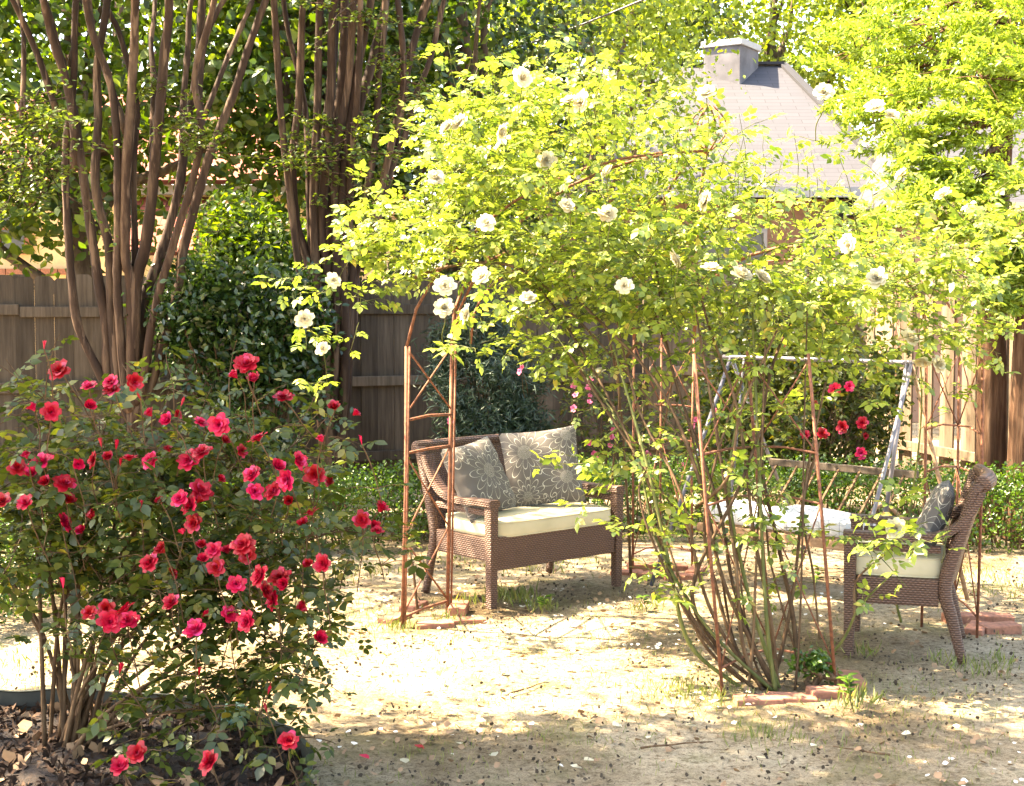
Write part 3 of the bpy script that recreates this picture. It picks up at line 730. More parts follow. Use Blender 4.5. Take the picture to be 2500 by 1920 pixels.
st1 = [(Z((660, 10960), (590, 10760), (460, 10480), (420, 10200), (405, 1450), (385, 1100), (390, 800), (430, 500), (440, 75)), 21),
       (Z((680, 10960), (630, 10740), (625, 10480), (575, 10200), (555, 1500), (490, 1050), (430, 650), (340, 300), (280, 75)), 25),
       (Z((700, 10980), (690, 10900), (650, 10300), (640, 1450), (560, 1100), (575, 700), (570, 400), (620, 75)), 24),
       (Z((720, 10980), (735, 10900), (690, 10300), (690, 1400), (690, 900), (650, 500), (560, 250), (515, 75)), 22),
       (Z((735, 10980), (765, 10900), (770, 10250), (735, 1500), (740, 1000), (760, 700), (785, 300), (790, 75)), 26),
       (Z((740, 10980), (780, 10700), (800, 10220), (850, 1450), (890, 1150), (915, 850), (940, 600), (965, 300), (990, 75)), 28),
       (Z((750, 10990), (805, 10800), (835, 10350), (940, 1500), (1050, 1100), (1085, 800), (1150, 450), (1180, 75)), 26),
       (Z((760, 10990), (830, 10850), (900, 10400), (1010, 1450), (1130, 1050), (1180, 750), (1140, 450), (1240, 75)), 20),
       (Z((780, 10990), (855, 10900), (980, 10480), (1060, 10200), (1065, 1500), (1200, 1000), (1270, 800), (1370, 550), (1450, 300), (1530, 75)), 25),
       (Z((330, 650), (230, 350), (110, 75)), 14),
       (Z((760, 10985), (770, 10300), (790, 1470), (780, 1000), (800, 600), (700, 200), (640, 75)), 17),
       (Z((735, 780), (640, 480), (560, 250), (530, 75)), 15),
       (Z((1075, 870), (1075, 600), (1100, 300), (1110, 75)), 15),
       (Z((430, 1000), (440, 800), (400, 520), (300, 200), (270, 75)), 20),
       (Z((890, 900), (900, 500), (885, 250), (905, 75)), 13),
       (Z((130, 700), (140, 300), (120, 75)), 11), (Z((1200, 680), (1330, 350), (1430, 120), (1500, -40)), 12), (Z((1180, 780), (1170, 500), (1200, 250), (1270, 75)), 15)]
b1 = Vector((at(300, 1000, 10.5).x, 10.5, 0))
myrtle('large crape myrtle with a dozen smooth brown stems rising behind the red rose bush', b1, 10.5, st1,
       [(385, 235, -.2, .16, 5), (440, 335, -.3, .22, 8), (495, 350, -.3, .18, 5), (350, 220, -.2, .1, 3), (60, 330, -.8, .35, 16), (80, 430, -.9, .35, 18), (120, 300, -.8, .25, 8), (60, 500, -.8, .25, 8), (510, 570, .3, .2, 4)],
       [((b1.x, 10.6, 5.5), (2.2, 1.9, 1.1), 95, 62), ((b1.x - 2.6, 10.8, 5.2), (2.0, 1.7, 1.1), 75, 62)])
st2 = [([(800, 1150), (797, 900), (803, 680), (786, 560), (795, 400), (808, 200), (812, 40)], 24),
       ([(822, 1160), (835, 960), (858, 780), (862, 660), (850, 560), (850, 460), (870, 290), (904, 167), (937, 31)], 26),
       ([(790, 1100), (770, 900), (729, 646), (708, 479), (687, 292), (671, 42)], 18),
       ([(790, 1000), (765, 700), (722, 540), (715, 380), (730, 240), (738, 31)], 20),
       ([(810, 1120), (800, 900), (787, 690), (783, 540), (792, 375), (808, 208), (820, 31)], 26),
       ([(835, 1100), (850, 900), (862, 690), (908, 562), (946, 417), (975, 292), (1000, 146), (1033, 31)], 20),
       ([(890, 660), (937, 480), (962, 396), (1000, 300), (1008, 250), (1050, 146), (1075, 37)], 14),
       ([(800, 620), (804, 400), (833, 208), (842, 42)], 22),
       ([(840, 900), (871, 583), (912, 375), (925, 187), (940, 31)], 17),
       ([(850, 620), (855, 420), (872, 240), (880, 31)], 15), ([(905, 570), (960, 330), (985, 200), (975, 31)], 14), ([(760, 690), (752, 420), (742, 250), (700, 60)], 12),
       ([(806, 1110), (792, 880), (772, 660), (765, 480), (775, 260), (780, 31)], 20), ([(828, 1120), (842, 880), (835, 640), (838, 440), (862, 230), (900, 31)], 22), ([(812, 1140), (818, 900), (822, 660), (818, 420), (850, 200), (862, 31)], 20)]
st2 = [(p, w * 1.12) for p, w in st2]
b2 = Vector((at(822, 1000, 11.2).x, 11.2, 0))
myrtle('second crape myrtle with slender clustered stems in front of the brown fence', b2, 11.2, st2,
       [(740, 360, -.2, .22, 6), (850, 400, -.3, .28, 7), (880, 330, -.3, .25, 5), (800, 430, -.3, .2, 4), (900, 420, -.3, .25, 6), (960, 190, -.2, .3, 6), (1000, 260, -.1, .3, 8), (850, 60, -.3, .35, 10), (790, 300, -.2, .2, 4), (820, 540, -.2, .2, 5)],
       [((b2.x + .1, 11.4, 5.6), (2.0, 1.6, 1.1), 100, 62)])
# tree that leans over the near ground from outside the picture and throws the dappled shade
def shade_tree():
    root = thing('shade_tree', 'spreading shade tree outside the picture that dapples the near ground', 'tree', (-6.2, 4.6, 0))
    m = MB(); tp = limb_path((-6.2, 4.6, 0), (-5.2, 4.5, 5.6), .15, 5); m.tube(tp, taper(len(tp), .22, .10), 10)
    obj('trunk', m.mesh('trunk', True), M_TRUNK, root)
    bag = Leaves()
    C = np.vstack([ellipsoid_points(30, (-5.6, 4.9, 5.6), (1.9, 1.2, .8), .1), ellipsoid_points(185, (-3.0, 5.38, 5.2), (2.3, .75, .5), .1), ellipsoid_points(60, (-2.2, 4.4, 5.3), (1.9, .8, .5), .1), ellipsoid_points(34, (-5.2, 8.9, 5.6), (2.2, .9, .9), .1), ellipsoid_points(24, (-3.4, 9.1, 5.2), (1.3, 1.0, .6), .1)])
    m = MB()
    for i in range(16):
        lp = limb_path(tp[random.randrange(len(tp) // 2, len(tp))], C[rng.integers(len(C))], .2, 4); m.tube(lp, taper(len(lp), .035, .008), 6)
    obj('limb', m.mesh('limb', True), M_TRUNK, root, kind='stuff')
    crown(bag, C, 48, (.26, .26, .16), .11, .55)
    bag.build('crown', LEAF, M_BROAD, root)
shade_tree()

# ================================================================== SHRUBS AND HEDGES
def shrub(name, label, cat, base, ells, n_cl, n_per, spread, size, leafmat, shapes=LEAF, up=.4, stems=7, barkm=None):
    root = thing(name, label, cat, base)
    bag = Leaves(); m = MB()
    for (c, r, w) in ells:
        C = ellipsoid_points(int(n_cl * w), c, r, .45)
        C = C[C[:, 2] > .05]
        crown(bag, C, n_per, spread, size, up)
        for i in range(stems):
            q = C[rng.integers(len(C))]; lp = limb_path(base, q, .06, 4); m.tube(lp, taper(len(lp), .014, .004), 5)
    obj('stem', m.mesh('stem', True), barkm or M_CANE, root, kind='stuff')
    bag.build('foliage', shapes, leafmat, root)
    return root
def el(px, py, Y, rx, ry, rz_, w=1.0):
    p = at(px, py, Y); return ((p.x, Y, p.z), (rx, ry, rz_), w)
shrub('evergreen_shrub', 'dense dark glossy evergreen shrub against the fence between the crape myrtles', 'shrub', Vector((at(610, 900, 10.75).x, 10.75, 0)),
      [el(590, 800, 10.7, .62, .35, .52), el(665, 820, 10.75, .32, .35, .45, .6), el(480, 740, 10.7, .3, .3, .32, .4), el(640, 1000, 10.6, .5, .35, .4, .5)], 85, 55, (.1, .1, .1), .065, M_DARK)
shrub('leafy_shrub', 'lighter green shrub rising above the fence behind the dark evergreen', 'shrub', Vector((at(650, 900, 12.4).x, 12.4, 0)),
      [el(650, 640, 12.5, .55, .35, .38), el(590, 560, 12.5, .25, .3, .25, .4)], 80, 55, (.12, .12, .1), .07, M_BROAD)
shrub('conifer_shrub', 'dark feathery conifer shrub behind the wicker sofa', 'shrub', Vector((at(1190, 1000, 10.9).x, 10.9, 0)),
      [el(1190, 950, 10.9, .42, .3, .42), el(1150, 830, 11.0, .3, .25, .3, .5), el(1210, 1080, 10.8, .45, .3, .3, .6)], 70, 120, (.07, .07, .06), .075, M_CONI, NEED, up=.3)
shrub('leafy_shrub', 'grey green leafy shrub between the swing frame and the grey fence', 'shrub', Vector((at(1990, 1000, 11.2).x, 11.2, 0)),
      [el(2010, 1010, 11.0, .55, .35, .5), el(1900, 900, 11.3, .5, .35, .35, .7), el(2090, 900, 11.3, .4, .3, .3, .6), el(1760, 1040, 11.2, .35, .3, .4, .5), el(1830, 800, 11.5, .3, .3, .35, .4)], 62, 60, (.10, .10, .09), .06, M_RROSE)
# box hedge: clipped bushes side by side
hl = [(-3.0, 6.8), (-2.75, 7.6), (-2.35, 8.5), (-1.75, 9.25), (-.95, 9.7), (0, 9.95), (1.0, 10.05), (2.0, 9.95), (2.9, 9.7), (3.7, 9.3), (4.3, 8.7)]
hp = [np.array(p) for p in crom(hl, 12)]
def hedge(label, i0, i1, h, wd):
    pts = hp[i0:i1 + 1]; mid = pts[len(pts) // 2]
    root = thing('box_hedge', label, 'hedge', (mid[0], mid[1], 0), 0, 'low clipped box hedges round the sitting area')
    bag = Leaves(); m = MB()
    for j in range(len(pts) - 1):
        a, b_ = pts[j], pts[j + 1]; L = np.linalg.norm(b_ - a); k = int(L * 6200)
        t = rng.uniform(0, 1, k); ang = rng.uniform(-.25, math.pi + .25, k); rr = rng.uniform(.72, 1.0, k) ** .5 * (1 + .13 * np.sin(t * 9 + j * 2.1))
        lat = np.cos(ang) * wd * rr; z = np.clip(np.abs(np.sin(ang)) ** .6 * h * rr, .03, None) * (1 + rng.normal(0, .04, k))
        d = (b_ - a) / L; nrm = np.array([-d[1], d[0]])
        P = np.stack([a[0] + d[0] * L * t + nrm[0] * lat, a[1] + d[1] * L * t + nrm[1] * lat, z], 1)
        P += rng.normal(size=(k, 3)) * .018
        A, N = frames(k, .35); bag.add(P, A, N, rng.uniform(.018, .036, k))
        for q in range(3):
            s = Vector((*(a + (b_ - a) * random.random()), 0)); lp = limb_path(s, s + Vector((random.uniform(-.12, .12), random.uniform(-.12, .12), h * .75)), .03, 3); m.tube(lp, taper(len(lp), .009, .003), 4)
    obj('stem', m.mesh('stem', True), M_CANE, root, kind='stuff'); bag.build('foliage', OVAL, M_BOX, root)
N_H = len(hp) - 1
hedge('low box hedge behind the red rose bush, curving towards the tree stems', 0, 40, .50, .26)
hedge('low box hedge running behind the wicker sofa', 40, 74, .50, .26)
hedge('low box hedge behind the swing and the wicker armchair', 74, N_H, .52, .28)

# ================================================================== BLOOMS
def petal(L, Wd, a0, a1, cup, ruff, r0, rnd, nu=5, nv=5):
    V = []
    for j in range(nv):
        v = j / (nv - 1); 
        for i in range(nu):
            u = i / (nu - 1) * 2 - 1
            w = Wd * (math.sin(math.pi * (.12 + .70 * v)) ** .8) * (1 if v < .95 else .8)
            s = 0; x = r0; z = 0; st = 8
            for k in range(st):
                vv = v * (k + .5) / st; a = a0 + (a1 - a0) * vv; x += math.sin(a) * L * v / st; z += math.cos(a) * L * v / st
            th = u * w * .5 / max(.012, (x + cup)); rr = x
            px = math.cos(th) * (rr + cup) - cup; py = math.sin(th) * (rr + cup)
            e = rnd.uniform(-ruff, ruff) * v * (abs(u) * .7 + .3)
            V.append((px + e * .6, py + e * .3, z + e))
    Fs = [(j * nu + i, j * nu + i + 1, (j + 1) * nu + i + 1, (j + 1) * nu + i) for j in range(nv - 1) for i in range(nu - 1)]
    return V, Fs
def bloom_mesh(name, seed, D, rings, ruff):
    """double rose of diameter D, facing +z"""
    r = random.Random(seed); m = MB(); ph = r.random() * 6
    for (n_, L, Wd, a0, a1, r0, cup) in rings:
        for k in range(n_):
            V, Fs = petal(L * D * r.uniform(.9, 1.1), Wd * D, a0 + r.uniform(-.12, .12), a1 + r.uniform(-.2, .2), cup * D, ruff * D, r0 * D, r)
            R = Matrix.Rotation(ph + 2 * math.pi * (k + r.uniform(-.15, .15)) / n_, 3, 'Z')
            m.add([R @ Vector(v) for v in V], Fs)
        ph += 1.9
    return m.mesh(name, True)
RING_RED = [(6, .60, .52, .75, 1.75, .02, .03), (6, .52, .46, .5, 1.30, .02, .03), (5, .44, .40, .25, .95, .02, .02), (4, .36, .32, .1, .5, .015, .01), (3, .28, .25, -.05, .15, .01, .008)]
RING_WHT = [(7, .58, .50, .8, 1.65, .02, .03), (7, .52, .44, .55, 1.25, .02, .03), (6, .46, .38, .3, .9, .02, .02), (6, .44, .34, .2, .35, .02, .012), (5, .44, .30, .12, -.25, .015, .01), (4, .42, .24, .02, -.45, .01, .008)]
RED = [bloom_mesh('bloom', s, .085, RING_RED, .05) for s in range(4)]
WHT = [bloom_mesh('bloom', 20 + s, .098, RING_WHT, .04) for s in range(3)]
HALF = [bloom_mesh('bloom', 60 + s, .080, [(6, .52, .50, .45, .95, .02, .03), (5, .50, .42, .2, .55, .02, .02), (4, .46, .36, .05, .25, .015, .01), (3, .40, .28, -.05, .05, .01, .008)], .05) for s in range(2)]
BUDM = [bloom_mesh('bud', 40 + s, .055, [(4, .62, .42, .15, .05, .02, .02), (3, .66, .36, .05, -.1, .012, .01)], .03) for s in range(2)]
SMALL = [bloom_mesh('floret', 50 + s, .05, [(5, .5, .5, .8, 1.5, .02, .03), (4, .36, .36, .3, .8, .01, .02)], .05) for s in range(2)]
def tag_m(ms, m_):
    for q in ms: q.materials.append(m_)
tag_m(RED, M_RED); tag_m(HALF, M_RED); tag_m(WHT, M_WHITE); tag_m(BUDM, M_RED); tag_m(SMALL, M_PINK)
def put_bloom(parent, meshes, p, face, s=1.0, name='bloom'):
    o = bpy.data.objects.new(name, random.choice(meshes)); COL.objects.link(o); o.parent = parent
    q = Vector(face).normalized().to_track_quat('Z', 'Y') @ Matrix.Rotation(random.uniform(0, 6.28), 3, 'Z').to_quaternion()
    o.matrix_parent_inverse = Matrix.Translation(-Vector(parent.location))
    o.matrix_basis = Matrix.LocRotScale(Vector(p), q, Vector((s, s, s))); return o

# ---- growing shoots with compound leaves
def grow(bag, tw, start, dirv, length, n_leaf, size, r0=.0028, droop=.5, up=.75, sides=4):
    p = Vector(start); d = Vector(dirv).normalized(); pts = [p.copy()]; seg = 6
    for i in range(seg):
        d = (d + Vector((random.gauss(0, .14), random.gauss(0, .14), random.gauss(0, .1) - droop * .16))).normalized()
        p = p + d * (length / seg); pts.append(p.copy())
    tw.tube(pts, taper(len(pts), r0, r0 * .45), sides, cap=False)
    ph = random.random() * 6
    for k in range(n_leaf):
        t = (k + .6 + random.uniform(-.3, .3)) / n_leaf * seg; i = min(int(t), seg - 1); q = pts[i].lerp(pts[i + 1], t - i)
        tg = (pts[i + 1] - pts[i]).normalized(); ph += 2.4
        sd = tg.orthogonal().normalized(); sd = (Matrix.Rotation(ph, 3, tg) @ sd)
        A = (sd * .9 + tg * .45 + Vector((0, 0, random.uniform(-.25, .25)))); A.z *= .55
        N = Vector((random.gauss(0, 1 - up), random.gauss(0, 1 - up), up))
        bag.add(np.array(q), np.array(A), np.array(N), size * random.uniform(.6, 1.4))
    return pts[-1]

# ================================================================== RED ROSE BUSH (near, left)
def red_bush():
    B = gnd(165, 1835)
    root = thing('red_rose_bush', 'big red rose bush with many double blooms in the mulch bed', 'rose bush', B)
    bag = Leaves(); tw = MB()
    # main canes as separate parts, fanning out of the base
    ends = [(100, 1395, 5.2), (70, 1180, 5.15), (170, 1300, 5.2), (120, 1020, 5.2), (215, 1000, 5.2), (275, 980, 5.25), (330, 1100, 5.1), (395, 1000, 5.3), (470, 1050, 5.2), (560, 1010, 5.3), (640, 1080, 5.25), (740, 1090, 5.3),
            (680, 1230, 5.2), (760, 1330, 5.1), (830, 1290, 5.2), (600, 1350, 5.0), (480, 1280, 4.95), (420, 1440, 4.9), (600, 1520, 4.8), (740, 1500, 4.9), (690, 1660, 4.8), (460, 1640, 4.75), (330, 1540, 4.8), (560, 1730, 4.7), (230, 1230, 4.9), (60, 980, 5.2), (-60, 1050, 5.2), (-80, 1300, 5.1), (20, 1450, 5.0)]
    canes = []
    for (x, y, Y) in ends:
        e = at(x, y, Y); s = B + Vector((random.gauss(0, .06), random.gauss(0, .06), 0))
        rise = .45 if y < 1400 else .25
        mid1 = s.lerp(e, .3) + Vector((-.04 * (e.x - s.x), 0, (e.z) * rise * .5)); mid2 = s.lerp(e, .68) + Vector((0, 0, e.z * .16))
        pts = [Vector(q) for q in crom([tuple(s), tuple(mid1), tuple(mid2), tuple(e)], 6)]
        m = MB(); m.tube(pts, taper(len(pts), random.uniform(.007, .012), .003), 6); obj('cane', m.mesh('cane', True), M_CANE, root); canes.append(pts)
    def dens(p):
        # keep the open patch where the sunny ground shows through under the crown
        x = CX + F_PX * p.x / p.y; y = HOR + F_PX * (EYE - p.z) / p.y
        return p.z > (.62 if p.x < -1.4 else .40 if p.x < -1.15 else .2)
    nsh = 0
    for c in canes:
        n = len(c)
        for k in range(8):
            i = int(n * random.uniform(.6, .99)); p = c[i]
            if not dens(p): continue
            d = Vector((random.gauss(.0, .7), random.gauss(-.15, .7), random.gauss(.15, .35)))
            L = random.uniform(.16, .36)
            grow(bag, tw, p, d, L * (1.35 if random.random() < .3 else 1), random.randint(4, 6), .095, .003, droop=.35); nsh += 1
    # filling shoots through the crown
    for (x, y, Y, rx, ry, rz_, k) in [(180, 1190, 5.1, .33, .25, .18, 27), (420, 1150, 5.2, .36, .25, .17, 29), (620, 1180, 5.25, .30, .25, .17, 21), (300, 1350, 5.1, .4, .28, .13, 36), (540, 1370, 5.05, .36, .28, .16, 27), (700, 1430, 5.0, .2, .22, .18, 13), (430, 1490, 4.95, .3, .2, .06, 10), (620, 1590, 4.85, .24, .2, .12, 14),
                                      (430, 1690, 4.8, .2, .15, .06, 8), (600, 1790, 4.7, .3, .15, .05, 9), (330, 1800, 4.65, .12, .1, .05, 5), (70, 1270, 5.1, .26, .28, .2, 30)]:
        c = at(x, y, Y)
        for q in ellipsoid_points(k, c, (rx, ry, rz_), .1):
            if q[2] < .1: q[2] = .12 + random.random() * .1
            grow(bag, tw, q, (random.gauss(.05, .8), random.gauss(-.2, .7), random.gauss(.15, .35)), random.uniform(.15, .32), random.randint(3, 6), .095, .0028)
    for (x, y, Y) in [(425, 1000, 5.0), (110, 980, 5.0), (560, 1010, 5.1), (230, 990, 5.1), (700, 1060, 5.1), (830, 1440, 5.0)]:
        for j in range(1): grow(bag, tw, at(x, y, Y), (random.gauss(.1 if x < 700 else .6, .2), random.gauss(0, .2), .8), random.uniform(.2, .32), 6, .09, .003, droop=.1, up=.5)
    # blooms
    def A2(l): return [(x / 2.4, 600 + y / 2.4) for x, y in l]
    def A3(l): return [(x / 2.4, 1220 + y / 2.4) for x, y in l]
    bl = A2([(355, 740), (525, 835), (655, 805), (205, 970), (300, 975), (525, 950), (890, 1000), (995, 1035), (1290, 1050), (1310, 1155), (1390, 775), (1450, 705), (1490, 800), (1660, 900), (1965, 965), (1890, 1150), (1520, 1145), (1745, 1265), (890, 1265), (1190, 1220), (165, 1250), (250, 1280), (195, 1350), (560, 1260), (635, 1250), (375, 1405), (155, 1515), (390, 1510), (360, 1630), (1485, 1350), (1490, 1445), (1690, 1375), (1170, 1440), (1060, 1490), (1130, 1530), (1140, 1630), (945, 1510), (1700, 1500), (1830, 1580), (1790, 1640), (1615, 1305), (1845, 1345), (1115, 1265)])
    bl += A3([(1185, 275), (1260, 300), (965, 310), (885, 380), (1270, 400), (1430, 270), (1450, 320), (1385, 500), (1535, 450), (1640, 465), (1615, 600), (1010, 610), (630, 640), (645, 715), (745, 720), (1335, 675), (1450, 715), (1800, 650), (1865, 825), (1150, 770), (1690, 1420), (810, 1490), (710, 1565), (1240, 1545), (1895, 380)])
    bl += [(883, 1271), (925, 1250), (910, 1287)]
    buds = A2([(258, 605), (595, 1180), (680, 1195), (825, 1540), (825, 905), (705, 1290), (428, 1295), (1060, 940), (2120, 1165)]) + A3([(700, 1020), (1165, 1030), (370, 520), (1565, 1250), (1570, 1140)])
    for (x, y) in bl + buds:
        isb = (x, y) in buds
        Y = 4.68 if y < 1300 else 4.58
        Y -= .00045 * max(0, y - 1300); Y += random.uniform(-.10, .05)
        p = at(x, y, Y)
        s = random.uniform(.62, .92)
        if not isb:
            put_bloom(root, RED if random.random() < .68 else HALF, p, (random.gauss(-.1, .5), random.gauss(-.65, .35), random.gauss(.6, .35)), s)
        else:
            put_bloom(root, BUDM, p, (random.gauss(0, .2), random.gauss(-.1, .2), 1), random.uniform(.8, 1.1), 'bud')
        if not isb and random.random() < .42:
            p2 = p + Vector((random.choice((-1, 1)) * random.uniform(.05, .075), random.uniform(-.01, .04), random.uniform(-.05, .04)))
            put_bloom(root, RED if random.random() < .5 else HALF, p2, (random.gauss(0, .7), random.gauss(-.5, .4), random.gauss(.5, .4)), random.uniform(.5, .8))
        q = p + Vector((random.gauss(0, .05), random.uniform(.06, .16), -random.uniform(.14, .28)))
        tw.tube(limb_path(q, p, .012, 3), [.0025] * 10 if False else .0024, 4, cap=False)
        for j in range(2): grow(bag, tw, q.lerp(p, .3), (random.gauss(0, 1), random.gauss(.3, .5), .3), .12, 3, .095, .002)
    obj('twig', tw.mesh('twig', True), M_CANE, root, kind='stuff')
    bag.build('foliage', COMP, M_RROSE, root, single=300)
red_bush()

# ================================================================== IRON ROSE ARBOR
GC = Vector((1.02, 7.3, 0)); ARCH_Z = 1.45; SPRING_Z = 2.02; TOP_Z = 2.46
A1, A2_ = gnd(982, 1532), gnd(1092, 1490)
B1, B2, B3 = gnd(1765, 1688), gnd(1890, 1636), gnd(2042, 1680)
C1, C2, C3 = gnd(1545, 1392), gnd(1690, 1385), gnd(1612, 1372)
D1, D2, D3 = gnd(2385, 1556), gnd(2250, 1528), gnd(2330, 1502)
LEANB = Vector((-.13, .05, 0))
arbor = thing('rose_arbor', 'rusty iron garden arbor of four latticed legs joined by arches under the roses', 'arbor', GC)
legs = {'A': ([A1, A2_], Vector((.03, 0, 0))), 'B': ([B1, B2, B3], LEANB), 'C': ([C1, C3, C2], Vector((0, 0, 0))), 'D': ([D1, D3, D2], Vector((.0, 0, 0)))}
tops = {}
for key, (P, lean) in legs.items():
    tl = []
    for p in P:
        t = p + lean + Vector((0, 0, ARCH_Z)); m = MB()
        m.tube([p + Vector((0, 0, -.03)), p.lerp(t, .5) + Vector((random.gauss(0, .006), 0, 0)), t], .0105 if key == 'A' else .0075, 8); obj('post', m.mesh('post', True), M_RUST, arbor); tl.append(t)
        if key == 'A':
            off = Vector((.02, .02, 0)) if p is A2_ else Vector((.016, -.012, 0))
            m = MB(); m.tube([p + off, t + off], .006, 6); obj('post', m.mesh('post', True), M_RUST, arbor)
    tops[key] = tl
    for i in range(len(P) - 1):
        a, b_ = P[i], P[i + 1]
        at_ = lambda p, z: p + lean * (z / ARCH_Z) + Vector((0, 0, z))
        for z in ((.05, .90, 1.07) if key == 'A' else (.10, .80, 1.02)):
            m = MB(); mid = at_(a, z).lerp(at_(b_, z), .5) + Vector((0, 0, random.uniform(.004, .018)))
            m.tube([at_(a, z), mid, at_(b_, z)], .0075 if key == 'A' else .0055, 6); obj('rung', m.mesh('rung', True), M_RUST, arbor)
        zz = [(.06, .46), (.46, .90), (1.10, 1.44)] if key == 'A' else [(.10, .80), (1.02, 1.42)]
        for (u, v) in zz:
            for (p, q) in ((a, b_), (b_, a)):
                m = MB(); m.tube([at_(p, u), at_(q, v)], .0052 if key == 'A' else .0036, 6); obj('cross_brace', m.mesh('cross_brace', True), M_RUST, arbor)
# arches between neighbouring legs, then ribs to the middle
def arch(a, b_, top, r=.010, name='arch'):
    mid = a.lerp(b_, .5); pts = []
    for i in range(15):
        t = i / 14; th = math.pi * t; k = (1 - math.cos(th)) / 2
        p = a.lerp(b_, k); pts.append(Vector((p.x, p.y, a.z + (top - a.z) * math.sin(th) ** .75)))
    m = MB(); m.tube(pts, r, 7); obj(name, m.mesh(name, True), M_RUST, arbor)
arch(tops['A'][1], tops['C'][0], 2.0); arch(tops['A'][1] + Vector((.1, 0, 0)), tops['C'][1], 1.93, .007)
pass
arch(tops['C'][2], tops['D'][2], 2.0); arch(tops['C'][1], tops['D'][1], 1.93, .007)
for key in 'AC':
    for t in (tops[key][0], tops[key][-1]):
        pts = []
        for i in range(11):
            u = i / 10; p = Vector((t.x + (GC.x - t.x) * (u ** 1.5), t.y + (GC.y - t.y) * (u ** 1.5), t.z + (TOP_Z - t.z) * math.sin(u * math.pi / 2) ** .9)); pts.append(p)
        m = MB(); m.tube(pts, .008, 6); obj('rib', m.mesh('rib', True), M_RUST, arbor)
for j in range(6):
    a = j * math.pi / 3; d = Vector((math.cos(a), math.sin(a), 0))
    pts = [Vector((GC.x, GC.y, TOP_Z)) + d * (.012 + .085 * math.sin(math.pi * i / 10)) + Vector((0, 0, .24 * i / 10)) for i in range(11)]
    m = MB(); m.tube(pts, .005, 5); obj('finial', m.mesh('finial', True), M_RUST, arbor)

# bricks laid round the foot of each leg
BM = []
for s in range(3):
    m = MB(); m.box((0, 0, 0), (.20, .095, .06)); me = m.mesh('brick'); me.materials.append(M_BRICK); BM.append(me)
def bricks(label, spots):
    c = sum((gnd(x, y) for x, y, a in spots), Vector((0, 0, 0))) / len(spots)
    root = thing('brick_edging', label, 'bricks', c, 0, 'brick surrounds at the arbor legs')
    for (x, y, a) in spots:
        g = gnd(x, y) - c; o = bpy.data.objects.new('brick', random.choice(BM)); COL.objects.link(o); o.parent = root
        o.location = (g.x, g.y, -.004 + random.uniform(-.014, .012)); o.rotation_euler = (random.uniform(-.03, .03), random.uniform(-.04, .04), math.radians(a))
        md = o.modifiers.new('bevel', 'BEVEL'); md.width = .006; md.segments = 2
bricks('brick surround at the arbor leg beside the wicker sofa', [(965, 1510, 62), (1060, 1530, 12), (1140, 1518, 18), (1010, 1480, 70), (1120, 1490, 85)])
bricks('brick surround under the thick rose canes', [(1935, 1704, -3), (2030, 1696, 6), (2078, 1668, 85), (1850, 1708, 5)])
bricks('brick surround at the far arbor leg behind the sofa', [(1530, 1398, -8), (1595, 1404, 4), (1660, 1409, 8), (1700, 1398, 70), (1570, 1386, 3), (1640, 1388, 0)])
bricks('brick surround at the arbor leg behind the armchair', [(2350, 1512, 5), (2425, 1508, -6), (2440, 1540, 12), (2385, 1540, 60)])

